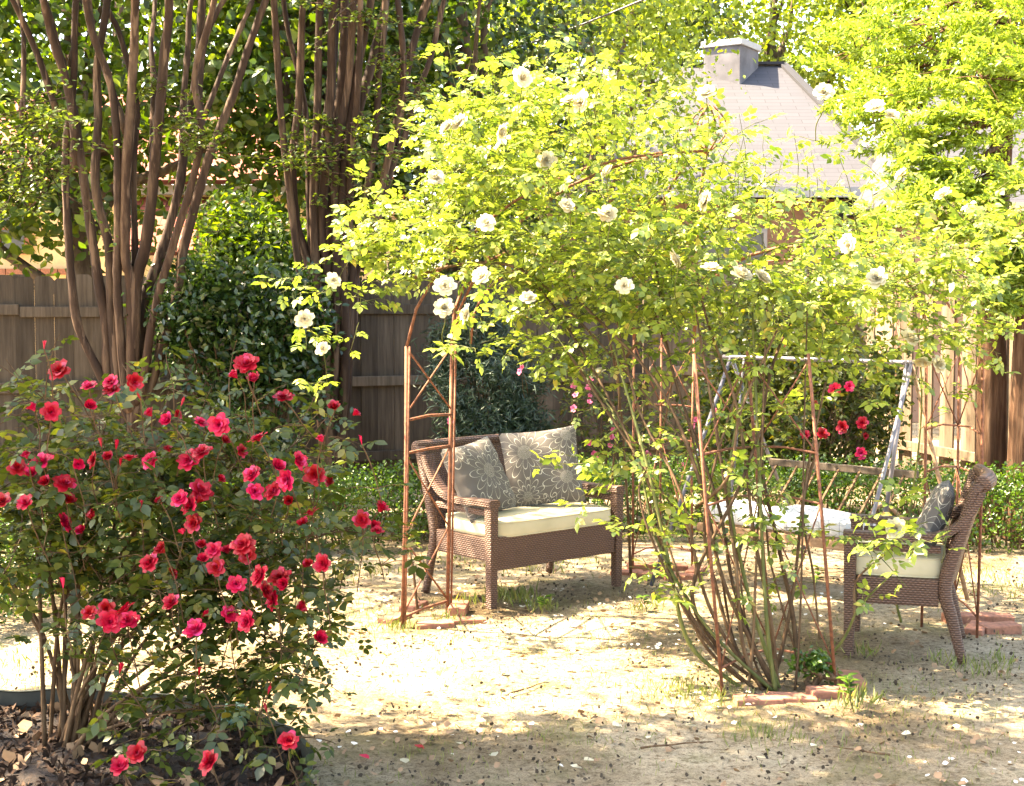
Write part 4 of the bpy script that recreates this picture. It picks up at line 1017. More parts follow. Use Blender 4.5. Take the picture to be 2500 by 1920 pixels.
# ================================================================== CLIMBING ROSE
def climbing_rose():
    root = thing('climbing_rose', 'climbing rose with cream blooms and thorny canes covering the iron arbor', 'climbing rose', gnd(1880, 1690))
    bag = Leaves(); tw = MB()
    base = [(1780 + random.uniform(0, 130), 1690 - random.uniform(0, 25)) for _ in range(40)]
    fan = [  # canes as seen rising from the foot of the near leg: list of (px, py, depth)
        [(1890, 1690, 5.95), (1770, 1580, 5.95), (1690, 1480, 6.0), (1600, 1310, 6.1), (1540, 1080, 6.3), (1380, 850, 6.6), (1200, 640, 6.9)],
        [(1880, 1685, 6.0), (1730, 1570, 6.0), (1640, 1420, 6.05), (1590, 1200, 6.2), (1480, 960, 6.4), (1330, 720, 6.8), (1180, 560, 7.0)],
        [(1900, 1690, 5.97), (1800, 1600, 6.0), (1720, 1450, 6.0), (1660, 1200, 6.1), (1560, 1000, 6.3), (1500, 760, 6.6)],
        [(1900, 1680, 6.0), (1830, 1560, 6.0), (1760, 1400, 6.0), (1700, 1150, 6.1), (1600, 930, 6.3), (1420, 740, 6.6), (1300, 600, 6.9)],
        [(1895, 1690, 6.0), (1850, 1600, 6.0), (1790, 1430, 6.05), (1750, 1220, 6.1), (1640, 900, 6.4), (1600, 640, 6.7)],
        [(1905, 1690, 6.0), (1860, 1560, 6.0), (1815, 1400, 6.05), (1780, 1180, 6.1), (1820, 950, 6.3), (1900, 700, 6.6)],
        [(1860, 1680, 6.05), (1790, 1570, 6.05), (1745, 1420, 6.1), (1720, 1280, 6.1), (1760, 1080, 6.2), (1850, 850, 6.5), (2000, 640, 6.9)],
        [(1900, 1690, 6.02), (1880, 1500, 6.0), (1840, 1300, 6.05), (1800, 1000, 6.2), (1720, 760, 6.5), (1680, 520, 6.9)],
        [(1955, 1625, 6.1), (1920, 1520, 6.1), (1880, 1370, 6.1), (1850, 1230, 6.1), (1700, 1060, 6.3), (1560, 830, 6.5)],
        [(1950, 1640, 6.1), (1935, 1500, 6.1), (1900, 1330, 6.1), (1860, 1120, 6.2), (1890, 880, 6.4), (2010, 640, 6.8)],
        [(1990, 1640, 6.05), (2060, 1560, 6.0), (2100, 1480, 5.95), (2190, 1390, 5.9)],
        [(2000, 1640, 6.05), (2080, 1520, 6.0), (2090, 1420, 6.0), (2160, 1355, 5.95)],
        [(1760, 1590, 6.0), (1700, 1500, 6.0), (1700, 1400, 6.0), (1800, 1200, 6.0), (1860, 1040, 6.1)],
        [(1850, 1690, 6.0), (1755, 1600, 5.95), (1650, 1440, 5.95), (1585, 1300, 6.0), (1560, 1200, 6.05), (1580, 1140, 6.1)],
        [(1500, 910, 6.9), (1560, 830, 6.8), (1640, 720, 6.8), (1740, 560, 7.0)],
        [(1450, 1090, 6.6), (1560, 1000, 6.5), (1650, 880, 6.6), (1760, 780, 6.7), (1830, 620, 7.0)],
        [(980, 690, 7.2), (1100, 650, 7.0), (1230, 645, 6.9), (1320, 690, 6.8), (1400, 770, 6.7), (1520, 900, 6.5), (1690, 1100, 6.2)],
        [(1540, 1400, 8.5), (1530, 1200, 8.5), (1510, 950, 8.4), (1460, 700, 8.2)],
        [(1620, 1390, 8.5), (1600, 1150, 8.4), (1640, 900, 8.2), (1560, 640, 8.0)],
        [(1500, 1385, 8.6), (1495, 1180, 8.5), (1512, 980, 8.4), (1500, 860, 8.3)],
        [(2200, 1520, 7.2), (2190, 1460, 7.2), (2210, 1330, 7.2), (2250, 1000, 7.2), (2230, 700, 7.2)],
        [(2000, 1080, 6.3), (1960, 1240, 6.3), (1985, 1400, 6.2), (2000, 1560, 6.1)],
        [(1700, 1240, 6.1), (1780, 1160, 6.0), (1810, 1000, 6.1), (1900, 800, 6.3)],
        [(1380, 850, 6.6), (1480, 1000, 6.4), (1600, 1180, 6.2), (1680, 1290, 6.1), (1700, 1420, 6.0)],
        [(1020, 1500, 7.4), (1010, 1400, 7.4), (1000, 1330, 7.45), (1015, 1250, 7.5)],
    ]
    for k in range(9):
        bx = random.uniform(1815, 1955); tx = 1450 + 600 * ((k + random.random()) / 9); ty = random.uniform(640, 980); Yb = random.uniform(5.95, 6.12)
        mx = bx + (tx - bx) * random.uniform(.42, .62); my = random.uniform(1330, 1430); q1 = bx + (mx - bx) * random.uniform(.5, .75)
        fan.append([(bx, 1690, Yb), (q1, 1575, Yb), (mx, my, Yb + .03), (mx + (tx - mx) * random.uniform(.35, .55), (my + ty) / 2, Yb + .15), (tx, ty, Yb + random.uniform(.3, .6))])
    def top_ok(p): return p.z > 1.35
    canes = []
    for k, c in enumerate(fan):
        pts = [Vector(q) for q in crom([tuple(at(*q)) for q in c], 7)]
        r0 = random.uniform(.006, .0115); m = MB(); m.tube(pts, [r0 * (1 - .55 * i / len(pts)) * random.uniform(.9, 1.12) for i in range(len(pts))], 6)
        for p in pts[::1]:      # thorns
            if random.random() < .6:
                d = Vector((random.gauss(0, 1), random.gauss(0, 1), .2)).normalized(); m.tube([p, p + d * (r0 + .012)], [.004, .0005], 3, cap=False)
        obj('cane', m.mesh('cane', True), M_CANE if k % 5 else M_CANEG, root); canes.append(pts)
    # leafy shoots on the dome of the arbor
    ells = [((.40, 7.2, 2.27), (.86, 1.0, .52), 290), ((-.40, 7.15, 1.98), (.44, .5, .18), 70), ((1.2, 7.3, 1.92), (1.0, 1.2, .36), 165), ((1.95, 7.2, 1.93), (.5, .9, .30), 72),
            ((1.55, 6.35, 1.66), (.65, .3, .26), 50), ((.55, 6.75, 1.82), (.62, .4, .22), 75), ((-.05, 7.3, 2.40), (.42, .7, .32), 80), ((.42, 6.7, 1.56), (.28, .25, .20), 34), ((2.05, 6.6, 1.66), (.35, .3, .24), 20), ((.9, 6.5, 1.8), (.5, .35, .30), 36), ((1.3, 6.9, 1.35), (.5, .4, .25), 26)]
    for (c, r, k) in ells:
        for q in ellipsoid_points(k, c, r, .25):
            out = Vector(q) - Vector((GC.x, GC.y, 1.7)); out.normalize()
            d = out * .6 + Vector((random.gauss(0, .6), random.gauss(0, .6), random.gauss(.2, .4)))
            grow(bag, tw, q, d, random.uniform(.16, .38), random.randint(5, 8), .094, .003, droop=.55, up=.72)
    # long wands standing up out of the dome
    for k in range(58):
        a = random.uniform(-.45, 1.3) if k % 4 else random.uniform(1.0, 2.1); b_ = random.uniform(6.5, 7.9); z = 2.62 if a < .7 else 2.28
        grow(bag, tw, (a, b_, z - .1 - .15 * abs(a - .4)), (random.gauss(0, .3), random.gauss(0, .3), 1), random.uniform(.25, .55), random.randint(5, 7), .09, .003, droop=.1, up=.6)
    # side shoots on the lower canes
    for (x, y, Y, k, s) in [(1560, 1190, 6.1, 4, .10), (1590, 1290, 6.05, 5, .10), (1500, 1060, 6.5, 6, .12), (1700, 1200, 6.1, 4, .12), (1690, 1320, 6.0, 4, .1), (1800, 1120, 6.1, 5, .12), (1620, 1380, 6.0, 2, .08), (2130, 1300, 5.9, 5, .10), (2200, 1330, 5.9, 5, .10), (2250, 1270, 6.0, 2, .1), (1850, 960, 6.3, 6, .2), (1950, 860, 6.3, 7, .2), (1640, 850, 6.5, 6, .2), (1420, 830, 6.7, 7, .13), (1240, 760, 6.9, 5, .12), (830, 700, 7.0, 7, .09), (860, 740, 7.0, 3, .1), (770, 790, 7.0, 2, .05), (1880, 1240, 6.1, 3, .1)]:
        for j in range(k):
            p = at(x, y, Y) + Vector((random.gauss(0, s), random.gauss(0, s * .6), random.gauss(0, s * .7)))
            grow(bag, tw, p, (random.gauss(0, .8), random.gauss(-.2, .5), random.gauss(.15, .5)), random.uniform(.12, .24), random.randint(3, 4), .10, .0026)
    for c in canes[:-1]:
        for k in range(2):
            p = c[int(len(c) * random.uniform(.35, .85))]
            if p.z > .35: grow(bag, tw, p, (random.gauss(0, .8), random.gauss(-.3, .5), random.gauss(.3, .4)), random.uniform(.08, .2), random.randint(2, 4), .082, .0022)
    # spray reaching in front of the sofa pillow
    s0 = at(1590, 1150, 6.3)
    for (x, y) in ((1330, 1120), (1400, 1180), (1450, 1080), (1290, 1105)):
        e = at(x, y, 6.5); d = (e - s0); grow(bag, tw, s0.lerp(e, .35), d, d.length * .6, 6, .09, .0028, droop=.1, up=.5)
    wl_ = [(1271, 192), (1390, 252), (1425, 250), (1096, 315), (1125, 304), (1217, 321), (1331, 392), (1488, 423), (1065, 437), (1483, 521), (1470, 535), (1383, 506), (1187, 550), (1729, 492), (1737, 662), (1808, 677), (1854, 683), (2137, 267), (2012, 229), (2175, 287), (2204, 429), (2304, 479), (2141, 683), (2075, 596), (1725, 233), (1658, 625),
           (812, 687), (742, 779), (790, 854), (1085, 700), (1179, 679), (1290, 733), (1083, 754), (1146, 769), (1525, 700), (1462, 917), (2217, 829), (2252, 875), (2287, 892), (2182, 1289)]
    for (x, y) in wl_:
        Y = 6.05 if y > 480 else 6.25
        if x < 900: Y = 6.9
        if y > 1000: Y = 5.85
        if x > 2190 and y < 1000: Y = 6.5
        if 1300 < x < 1700 and y > 850: Y = 6.5
        p = at(x, y, Y); put_bloom(root, WHT, p, (random.gauss(-.1, .6), random.gauss(-.6, .4), random.gauss(.35, .5)), random.uniform(.72, .98))
        q = p + Vector((random.gauss(0, .04), random.uniform(.05, .15), -random.uniform(.05, .2)))
        tw.tube(limb_path(q, p, .01, 3), .0026, 4, cap=False)
        for j in range(2): grow(bag, tw, q, (random.gauss(0, 1), random.gauss(.2, .5), .2), .14, 3, .10, .0022)
    obj('twig', tw.mesh('twig', True), M_CANEG, root, kind='stuff')
    bag.build('foliage', COMP, M_LROSE, root, single=300)
    # leafy sucker at the foot
    return root
climbing_rose()
shrub('seedling_plant', 'small light green plant sprouting inside the brick square under the canes', 'plant', gnd(1985, 1680), [((gnd(1985, 1672).x, gnd(1985, 1672).y, .07), (.09, .07, .06), 1.0)], 22, 22, (.02, .02, .02), .03, M_BOX, OVAL, stems=3)

# ================================================================== FLOWERS BEHIND
def flower_shrub(name, label, base, ells, blooms, meshes, n=26, lm=M_RROSE, size=.09):
    root = thing(name, label, 'flower', base); bag = Leaves(); tw = MB()
    for (c, r, k) in ells:
        for q in ellipsoid_points(k, c, r, .1):
            if q[2] < .1: continue
            grow(bag, tw, q, (random.gauss(0, .7), random.gauss(-.1, .6), random.gauss(.4, .3)), random.uniform(.12, .25), random.randint(3, 5), size, .003)
    for k in range(8):
        c, r, _ = ells[random.randrange(len(ells))]; q = Vector(ellipsoid_points(1, c, r, .1)[0]); lp = limb_path(base, q, .05, 4); tw.tube(lp, taper(len(lp), .008, .003), 5)
    for (x, y, Y, s) in blooms:
        p = at(x, y, Y); put_bloom(root, meshes, p, (random.gauss(-.2, .35), random.gauss(-.85, .2), random.gauss(.4, .2)), s)
        tw.tube(limb_path(p + Vector((random.gauss(0, .03), .1, -.2)), p, .01, 3), .003, 4, cap=False)
    obj('twig', tw.mesh('twig', True), M_CANE, root, kind='stuff'); bag.build('foliage', COMP, lm, root)
def ee(px, py, Y, rx, ry, rz_, k): p = at(px, py, Y); return ((p.x, Y, p.z), (rx, ry, rz_), k)
flower_shrub('red_rose_shrub', 'smaller rose shrub with magenta red blooms behind the swing frame', Vector((at(2040, 1000, 10.6).x, 10.6, 0)), [ee(2030, 1060, 10.6, .32, .25, .3, 60), ee(2060, 950, 10.7, .25, .2, .2, 30)],
             [(2038, 952, 10.3, 1.05), (2074, 946, 10.4, .9), (2058, 1044, 10.25, 1.05), (2105, 1035, 10.3, 1.05), (2008, 1062, 10.3, 1.05), (1967, 1063, 10.35, .8), (2102, 1108, 10.25, 1.0), (1990, 985, 10.3, .5), (1916, 853, 10.4, .5), (2112, 1065, 10.3, .6)], RED)
pk = [(1400, 942), (1438, 928), (1437, 948), (1406, 966), (1440, 967), (1438, 982), (1402, 998), (1270, 908), (1275, 897), (1497, 1050), (1492, 1068), (1490, 1088), (1440, 1082), (1450, 1110), (1462, 1124), (1570, 1095), (1580, 1110), (1690, 1040), (1698, 1025), (1660, 1140), (1745, 1005), (1757, 1085), (1688, 1050), (1535, 1130), (1100, 1030), (1664, 1138), (1620, 1150), (1570, 1150)]
flower_shrub('pink_flower_spikes', 'slender pink flowers on tall stems behind the sofa arm', Vector((at(1470, 1000, 10.7).x, 10.7, 0)), [ee(1470, 1060, 10.8, .5, .25, .32, 60), ee(1420, 900, 10.9, .25, .2, .25, 22), ee(1640, 1080, 10.8, .3, .2, .25, 26)],
             [(x, y, 10.4 + random.uniform(-.1, .1), random.uniform(.8, 1.5)) for x, y in pk], SMALL)

# ================================================================== WICKER FURNITURE
def rounded_slab(sx, sy, sz, r=.02, nx=14, ny=10, crown_=.012, sag=0):
    """soft cushion: superellipse block centred on x,y with base at z=0"""
    V = []; Fs = []; nu = 44; levels = [(0, .93), (.06, .985), (.25, 1.0), (.6, 1.0), (.85, .985), (.97, .955), (1.0, .90)]
    for (h, k) in levels:
        for i in range(nu):
            a = 2 * math.pi * i / nu; c, s = math.cos(a), math.sin(a); e = .28
            x = math.copysign(abs(c) ** e, c) * sx / 2 * (1 - (1 - k) * .35); y = math.copysign(abs(s) ** e, s) * sy / 2 * (1 - (1 - k) * .6)
            V.append((x, y, h * sz))
    for l in range(len(levels) - 1):
        for i in range(nu): Fs.append((l * nu + i, l * nu + (i + 1) % nu, (l + 1) * nu + (i + 1) % nu, (l + 1) * nu + i))
    o = (len(levels) - 1) * nu; prev = o
    for j, k in enumerate((.75, .5, .25)):
        st = len(V)
        for i in range(nu):
            x, y, z = V[o + i]; V.append((x * k, y * k, sz + crown_ * (1 - k * k) * 1.0 + .003 * math.sin(9 * x + 5 * y)))
        for i in range(nu): Fs.append((prev + i, prev + (i + 1) % nu, st + (i + 1) % nu, st + i))
        prev = st
    V.append((0, 0, sz + crown_)); Fs += [(prev + i, prev + (i + 1) % nu, len(V) - 1) for i in range(nu)]
    Fs.append(tuple(reversed(range(nu))))
    m = MB(); m.add(V, Fs); return m
def wicker_seat(name, label, cat, origin, xdir, W_, D=.53):
    """origin = foot of one front leg; local x along the front, y to the back"""
    rz = math.atan2(xdir[1], xdir[0]); root = thing(name, label, cat, origin, rz, 'brown wicker garden seats')
    L = lambda m, n, s=False, bv=.006: obj(n, m.mesh(n, s), M_WICKER, root, world=False, bevel=bv)
    lw = .058
    for x in (0, W_):
        m = MB(); t, b_ = lw / 2, lw / 2 * .8
        V = [(x + s * b_, u * b_, 0) for s, u in ((-1, -1), (1, -1), (1, 1), (-1, 1))] + [(x + s * t, u * t, .575) for s, u in ((-1, -1), (1, -1), (1, 1), (-1, 1))]
        m.add(V, [(3, 2, 1, 0), (4, 5, 6, 7), (0, 1, 5, 4), (1, 2, 6, 5), (2, 3, 7, 6), (3, 0, 4, 7)]); L(m, 'leg')
        # back leg runs up into the back frame: splayed foot, then leaning back
        m = MB(); pts = [Vector(p) for p in crom([(x, D + .07, 0), (x, D + .02, .20), (x, D - .015, .36), (x, D + .05, .60), (x, D + .125, .84)], 5)]
        m.tube(pts, [.022 + .010 * min(1, i / 9) for i in range(len(pts))], 8); L(m, 'leg', True, 0)
        # armrest: flat in front, sweeping up to the back
        m = MB(); cen_ = [Vector((x, q[0], q[1])) for q in crom([(-.032, .582), (.12, .578), (.28, .575), (.40, .592), (.48, .64), (.545, .72), (.585, .80)], 5)]
        for i in range(len(cen_) - 1): pass
        V = []; Fs = []
        for i, p in enumerate(cen_):
            t = (cen_[min(i + 1, len(cen_) - 1)] - cen_[max(i - 1, 0)]).normalized(); up = Vector((1, 0, 0)).cross(t) * -1
            if up.z < 0: up = -up
            for (sx, sz) in ((-.036, -.018), (.036, -.018), (.036, .012), (.026, .018), (-.026, .018), (-.036, .012)): V.append(p + Vector((sx, 0, 0)) + up * sz)
        k = 6
        for i in range(len(cen_) - 1):
            for j in range(k): Fs.append((i * k + j, i * k + (j + 1) % k, (i + 1) * k + (j + 1) % k, (i + 1) * k + j))
        Fs += [tuple(reversed(range(k))), tuple((len(cen_) - 1) * k + j for j in range(k))]
        m.add(V, Fs); L(m, 'armrest', False, 0)
        m = MB(); m.box((x, D / 2, .525), (.022, D - .07, .035)); L(m, 'arm_rail')
        m = MB(); m.box((x, D / 2 - .005, .32), (.024, D - .075, .125)); L(m, 'side_apron')
    m = MB(); m.box((W_ / 2, .0, .30), (W_ - lw, .03, .185)); L(m, 'front_apron')
    m = MB(); m.box((W_ / 2, D - .02, .32), (W_ - .06, .025, .15)); L(m, 'rear_apron')
    m = MB(); m.box((W_ / 2, D / 2, .372), (W_ - .03, D - .06, .022)); L(m, 'seat_deck')
    # back: slightly curved woven slab with a rolled top
    m = MB(); n = 12; V = []; Fs = []
    prof = [(D - .025, .36), (D + .01, .50), (D + .05, .64), (D + .10, .78), (D + .12, .835)]
    for (y, z) in prof:
        for i in range(n + 1):
            u = i / n; bow = .035 * math.sin(math.pi * u); V.append((u * W_, y + bow, z))
    for (y, z) in prof:
        for i in range(n + 1):
            u = i / n; bow = .035 * math.sin(math.pi * u); V.append((u * W_, y + bow + .032, z + .004))
    q = len(prof) * (n + 1); r_ = n + 1
    for j in range(len(prof) - 1):
        for i in range(n): Fs += [(j * r_ + i, j * r_ + i + 1, (j + 1) * r_ + i + 1, (j + 1) * r_ + i), (q + j * r_ + i, q + (j + 1) * r_ + i, q + (j + 1) * r_ + i + 1, q + j * r_ + i + 1)]
    m.add(V, Fs); bk = L(m, 'backrest', True, 0)
    m = MB(); m.tube([Vector((u / n * W_ + (-.02 if u == 0 else .02 if u == n else 0), D + .143 + .035 * math.sin(math.pi * u / n), .84)) for u in range(n + 1)], .032, 10, squash=1.25); obj('top_roll', m.mesh('top_roll', True), M_WICKER, bk, world=False)
    return root, rz
fl, fr = gnd(1200, 1487), gnd(1505, 1432)
fd = (fr - fl); SW = fd.length
sofa, srz = wicker_seat('wicker_sofa', 'two-seat brown wicker garden sofa with cream cushion and grey flowered pillows', 'sofa', fl, fd, SW)
def on_seat(root, rz, local): return Vector(root.location) + Matrix.Rotation(rz, 3, 'Z') @ Vector(local)
cu = obj('seat_cushion', rounded_slab(SW - .02, .52, .085).mesh('seat_cushion', True), M_CUSH, label='long cream seat cushion lying on the wicker sofa', cat='cushion')
cu.location = on_seat(sofa, srz, (SW / 2, .235, .385)); cu.rotation_euler = (0, 0, srz)
def piping(sx, sy, zs, parent):
    for z, k in zs:
        m = MB(); n_ = 60; P_ = []
        for i in range(n_ + 1):
            a = 2 * math.pi * i / n_; c, s_ = math.cos(a), math.sin(a); e = .28
            P_.append(Vector((math.copysign(abs(c) ** e, c) * sx / 2 * k, math.copysign(abs(s_) ** e, s_) * sy / 2 * k, z)))
        m.tube(P_, .0042, 5, cap=False); obj('piping', m.mesh('piping', True), M_CUSH, parent, world=False)
piping(SW - .02, .52, ((.004, .985), (.080, .99)), cu)
def pillow_mesh(S, T):
    n = 22; V = []; Fs = []
    for side in (1, -1):
        for j in range(n + 1):
            for i in range(n + 1):
                u, v = i / n * 2 - 1, j / n * 2 - 1
                pinch = 1 - .10 * (1 - abs(u) ** 2) * 0
                x = u * S / 2 * (1 - .07 * (1 - v * v)); z = v * S / 2 * (1 - .07 * (1 - u * u))
                th = T / 2 * ((1 - u ** 4) * (1 - v ** 4)) ** .55
                th += .006 * math.sin(7 * u + 3 * v) * math.sin(5 * v - 2 * u) * (1 - u * u) * (1 - v * v)
                th += .010 * math.exp(-((abs(u) - .85) ** 2) * 30) * math.sin(v * 16) * .5 * (1 - v ** 4) * (1 - u ** 8)
                V.append((x, -side * th, z))
    q = (n + 1) ** 2
    for j in range(n):
        for i in range(n):
            a = j * (n + 1) + i; Fs.append((a, a + 1, a + n + 2, a + n + 1)); Fs.append((q + a, q + a + n + 1, q + a + n + 2, q + a + 1))
    m = MB(); m.add(V, Fs); me = m.mesh('pillow', True); return me
def pillow(label, S, T, root, rz, local, rx, ry, rzl, material, name='throw_pillow'):
    o = obj(name, pillow_mesh(S, T), material, label=label, cat='pillow')
    o.matrix_basis = Matrix.Translation(on_seat(root, rz, local)) @ Matrix.Rotation(rz + rzl, 4, 'Z') @ Matrix.Rotation(rx, 4, 'X') @ Matrix.Rotation(ry, 4, 'Y')
    return o
pillow('grey flowered throw pillow standing upright in the middle of the sofa back', .47, .15, sofa, srz, (SW * .69, .33, .70), math.radians(-16), math.radians(-6), math.radians(-36), M_PIL1)
pillow('grey flowered throw pillow slumped against the sofa armrest near the arbor leg', .45, .15, sofa, srz, (.165, .31, .675), math.radians(-25), math.radians(-6), math.radians(12), M_PIL2)

# armchair of the same set, seen from the side: its front faces the sofa
cf = gnd(2072, 1600)
cdir = Vector((.955, -.296, 0)).normalized()          # front to back
cx_ = Vector((cdir.y, -cdir.x, 0)) * 1                # along the front: local x with local y = back
CW = .52
origin = cf - cx_ * CW
chair, crz = wicker_seat('wicker_armchair', 'brown wicker armchair seen from its side, facing the sofa', 'armchair', origin, cx_, CW, .445)
cu2 = obj('seat_cushion', rounded_slab(CW - .03, .45, .095).mesh('seat_cushion', True), M_CUSH, label='square cream seat cushion on the wicker armchair', cat='cushion')
cu2.location = on_seat(chair, crz, (CW / 2, .205, .385)); cu2.rotation_euler = (0, 0, crz); piping(CW - .03, .45, ((.004, .985), (.090, .99)), cu2)
pillow('dark grey flowered pillow leaning in the wicker armchair', .36, .12, chair, crz, (CW * .5, .375, .64), math.radians(-22), 0, 0, M_PIL1)

# ================================================================== GARDEN SWING
swing = thing('garden_swing', 'old garden swing bench hung in a grey tube frame behind the rose canes', 'swing', (1.75, 8.3, 0))
aL, aR = at(1785, 872, 8.85), at(2226, 886, 8.0)
tv = (aR - aL).normalized()
def tubepart(n, pts, r, mt): m = MB(); m.tube(pts, r, 8); return obj(n, m.mesh(n, True), mt, swing)
tubepart('top_bar', [aL - tv * .06, aL, aR, aR + tv * .06], .013, M_TUBE)
fLf, fRf, fRr, fLr = gnd(1590, 1430), gnd(2072, 1492), gnd(2362, 1466), Vector((2.0, 9.45, 0))
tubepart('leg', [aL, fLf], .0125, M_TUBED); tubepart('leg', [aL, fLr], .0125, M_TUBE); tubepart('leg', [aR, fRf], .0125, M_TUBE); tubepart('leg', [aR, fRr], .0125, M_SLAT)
SZ = .33; s0, s1 = at(1705, 1292, 8.33), at(2066, 1346, 7.62); s0.z = s1.z = SZ
back = Vector((.70, .71, 0)); bd = .42
r0_, r1_ = at(1880, 1128, 8.85), at(2242, 1160, 8.25)
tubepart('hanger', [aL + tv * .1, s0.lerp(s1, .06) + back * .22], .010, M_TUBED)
tubepart('hanger', [aR - tv * .03, s1 + back * .40 + Vector((0, 0, .05))], .0135, M_TUBE)
m = MB(); m.bar(s0, s1, .035, .05); obj('front_rail', m.mesh('front_rail'), M_SLAT, swing, bevel=.005)
m = MB(); m.bar(s0 + back * bd, s1 + back * bd, .035, .05); obj('rear_rail', m.mesh('rear_rail'), M_SLAT, swing, bevel=.005)
for k in range(9):
    t = (k + .5) / 9; a = s0.lerp(s1, t); m = MB(); m.bar(a + back * .02 + Vector((0, 0, .03)), a + back * (bd - .02) + Vector((0, 0, .03)), .055, .014); obj('slat', m.mesh('slat'), M_SLAT, swing)
m = MB(); m.bar(r0_, r1_, .03, .045); obj('back_rail', m.mesh('back_rail'), M_FENCE, swing, bevel=.005)
for k in range(7):
    t = (k + .4) / 7; m = MB(); m.bar((s0 + back * bd).lerp(s1 + back * bd, t), r0_.lerp(r1_, t), .012, .010); obj('back_slat', m.mesh('back_slat'), M_CANE, swing)
for (p, f) in ((s0, gnd(1795, 1386)),):
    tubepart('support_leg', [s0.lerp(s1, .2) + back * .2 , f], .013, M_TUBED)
# swing armrest hoop at the right end
hp_ = [tuple(at(2125, 1275, 7.9)), tuple(at(2132, 1245, 7.92)), tuple(at(2160, 1235, 7.95)), tuple(at(2195, 1262, 8.0)), tuple(at(2200, 1310, 8.05))]
tubepart('arm_hoop', [Vector(q) for q in crom(hp_, 5)], .012, M_SLAT)
# pad
SL = (s1 - s0).length; prz = math.atan2((s1 - s0).y, (s1 - s0).x)
pm_ = rounded_slab(SL - .02, .40, .085, crown_=.02)
pm_.v = [(x, y, z * (1 + .16 * math.sin(x * 7.5) * (1 if z > .03 else 0)) + (.012 * math.sin(x * 13 + 1) if z > .06 else 0)) for x, y, z in pm_.v]
pad = obj('swing_pad', pm_.mesh('swing_pad', True), M_PAD, label='lumpy pale blue lattice print pad lying along the swing seat', cat='cushion')
pad.location = (s0 + s1) / 2 + back * .20 + Vector((0, 0, .039)); pad.rotation_euler = (0, 0, prz)

# ================================================================== BED EDGING, STAKE, CABLE
m = MB(); n = len(EP); hgt = .105
V = []; Fs = []
for i, p in enumerate(EP):
    t = (EP[min(i + 1, n - 1)] - EP[max(i - 1, 0)]).normalized(); nn = Vector((-t.y, t.x, 0))
    for (o, z) in ((-.004, -.02), (.004, -.02), (.006, hgt - .006), (.009, hgt), (-.009, hgt), (-.006, hgt - .006)): V.append(p + nn * o + Vector((0, 0, z + .006 * math.sin(i * .7))))
for i in range(n - 1):
    for j in range(6): Fs.append((i * 6 + j, i * 6 + (j + 1) % 6, (i + 1) * 6 + (j + 1) % 6, (i + 1) * 6 + j))
m.add(V, Fs); obj('bed_edging', m.mesh('bed_edging'), M_EDGE, label='curving dark plastic edging strip round the mulch bed', cat='edging')
sg = gnd(568, 1800)
stk = thing('green_post', 'short weathered green painted post beside the bed edging', 'post', sg, math.radians(12))
m = MB(); m.box((0, 0, .055), (.085, .07, .13)); obj('body', m.mesh('body'), M_GREENP, stk, world=False, bevel=.006)
m = MB(); m.box((.058, .012, .05), (.028, .05, .12)); obj('side_strip', m.mesh('side_strip'), M_GREENP, stk, world=False, bevel=.004)
m = MB(); m.box((0, 0, .125), (.093, .078, .012)); obj('cap', m.mesh('cap'), M_GREENP, stk, world=False, bevel=.003)
m = MB(); ca, cb_ = at(700, 250, 17.0), at(1900, -150, 15.0)
m.tube([ca.lerp(cb_, t / 16) - Vector((0, 0, .25 * math.sin(math.pi * t / 16))) for t in range(17)], .012, 5); obj('overhead_cable', m.mesh('overhead_cable', True), M_CABLE, label='thin overhead cable crossing the trees near the top', cat='cable')

# ================================================================== LITTER AND GRASS
def scatter(n, xr, yr, p=1.0):
    X = rng.uniform(*xr, n); Yv = rng.uniform(*yr, n); return np.stack([X, Yv], 1)
def noise2(P, s): return np.sin(P[:, 0] * s + 1.3) * np.sin(P[:, 1] * s * .9 + .4) + .5 * np.sin(P[:, 0] * s * 2.3 - P[:, 1] * s * 1.7)
def inside_bed(P):
    c = np.array([(p.x, p.y) for p in EP]); 
    poly = np.vstack([c, [[-3.5, 3.6], [-3.5, 5.4]]]); x, y = P[:, 0], P[:, 1]; r = np.zeros(len(P), bool); j = len(poly) - 1
    for i in range(len(poly)):
        xi, yi = poly[i]; xj, yj = poly[j]
        cnd = ((yi > y) != (yj > y)) & (x < (xj - xi) * (y - yi) / (yj - yi + 1e-12) + xi); r ^= cnd; j = i
    return r
def flat(name, label, P2, size, shapes, material, up, lift=.004, kindw='litter'):
    P2 = P2; k = len(P2); bag = Leaves(); P = np.column_stack([P2, np.full(k, lift) + rng.uniform(0, .006, k)]); A, N = frames(k, up)
    bag.add(P, A, N, rng.uniform(.5, 1.3, k) * size); o = bag.build(name, shapes, material, None, kind='stuff'); o['label'] = label; o['category'] = kindw; return o
petal_shape = [leaflet(1, .95, .22, .12, True)]
P = scatter(15000, (-2.2, 3.4), (4.0, 10.5)); P = P[(~inside_bed(P)) & (rng.uniform(-.4, 1.8, len(P)) < noise2(P, 1.9) + .9 * noise2(P + 3, 6.3) + (P[:, 1] < 6.4) * .5)]
flat('leaf_litter', 'dark bits of dry leaf and bark strewn over the sandy ground', P, .0155, petal_shape, M_SPECK, .3)
P = scatter(1500, (-1.2, 2.6), (4.2, 8.2)); P = P[(~inside_bed(P)) & (noise2(P, 1.2) + .8 * noise2(P + 1, 5) + rng.normal(0, .4, len(P)) > .55)]
flat('petal_litter', 'scatter of tiny pale petals over the sandy ground', P, .022, petal_shape, M_PEBBLE, .7)
P = scatter(1300, (-1.5, 3.2), (4.4, 9.0)); P = P[~inside_bed(P)]
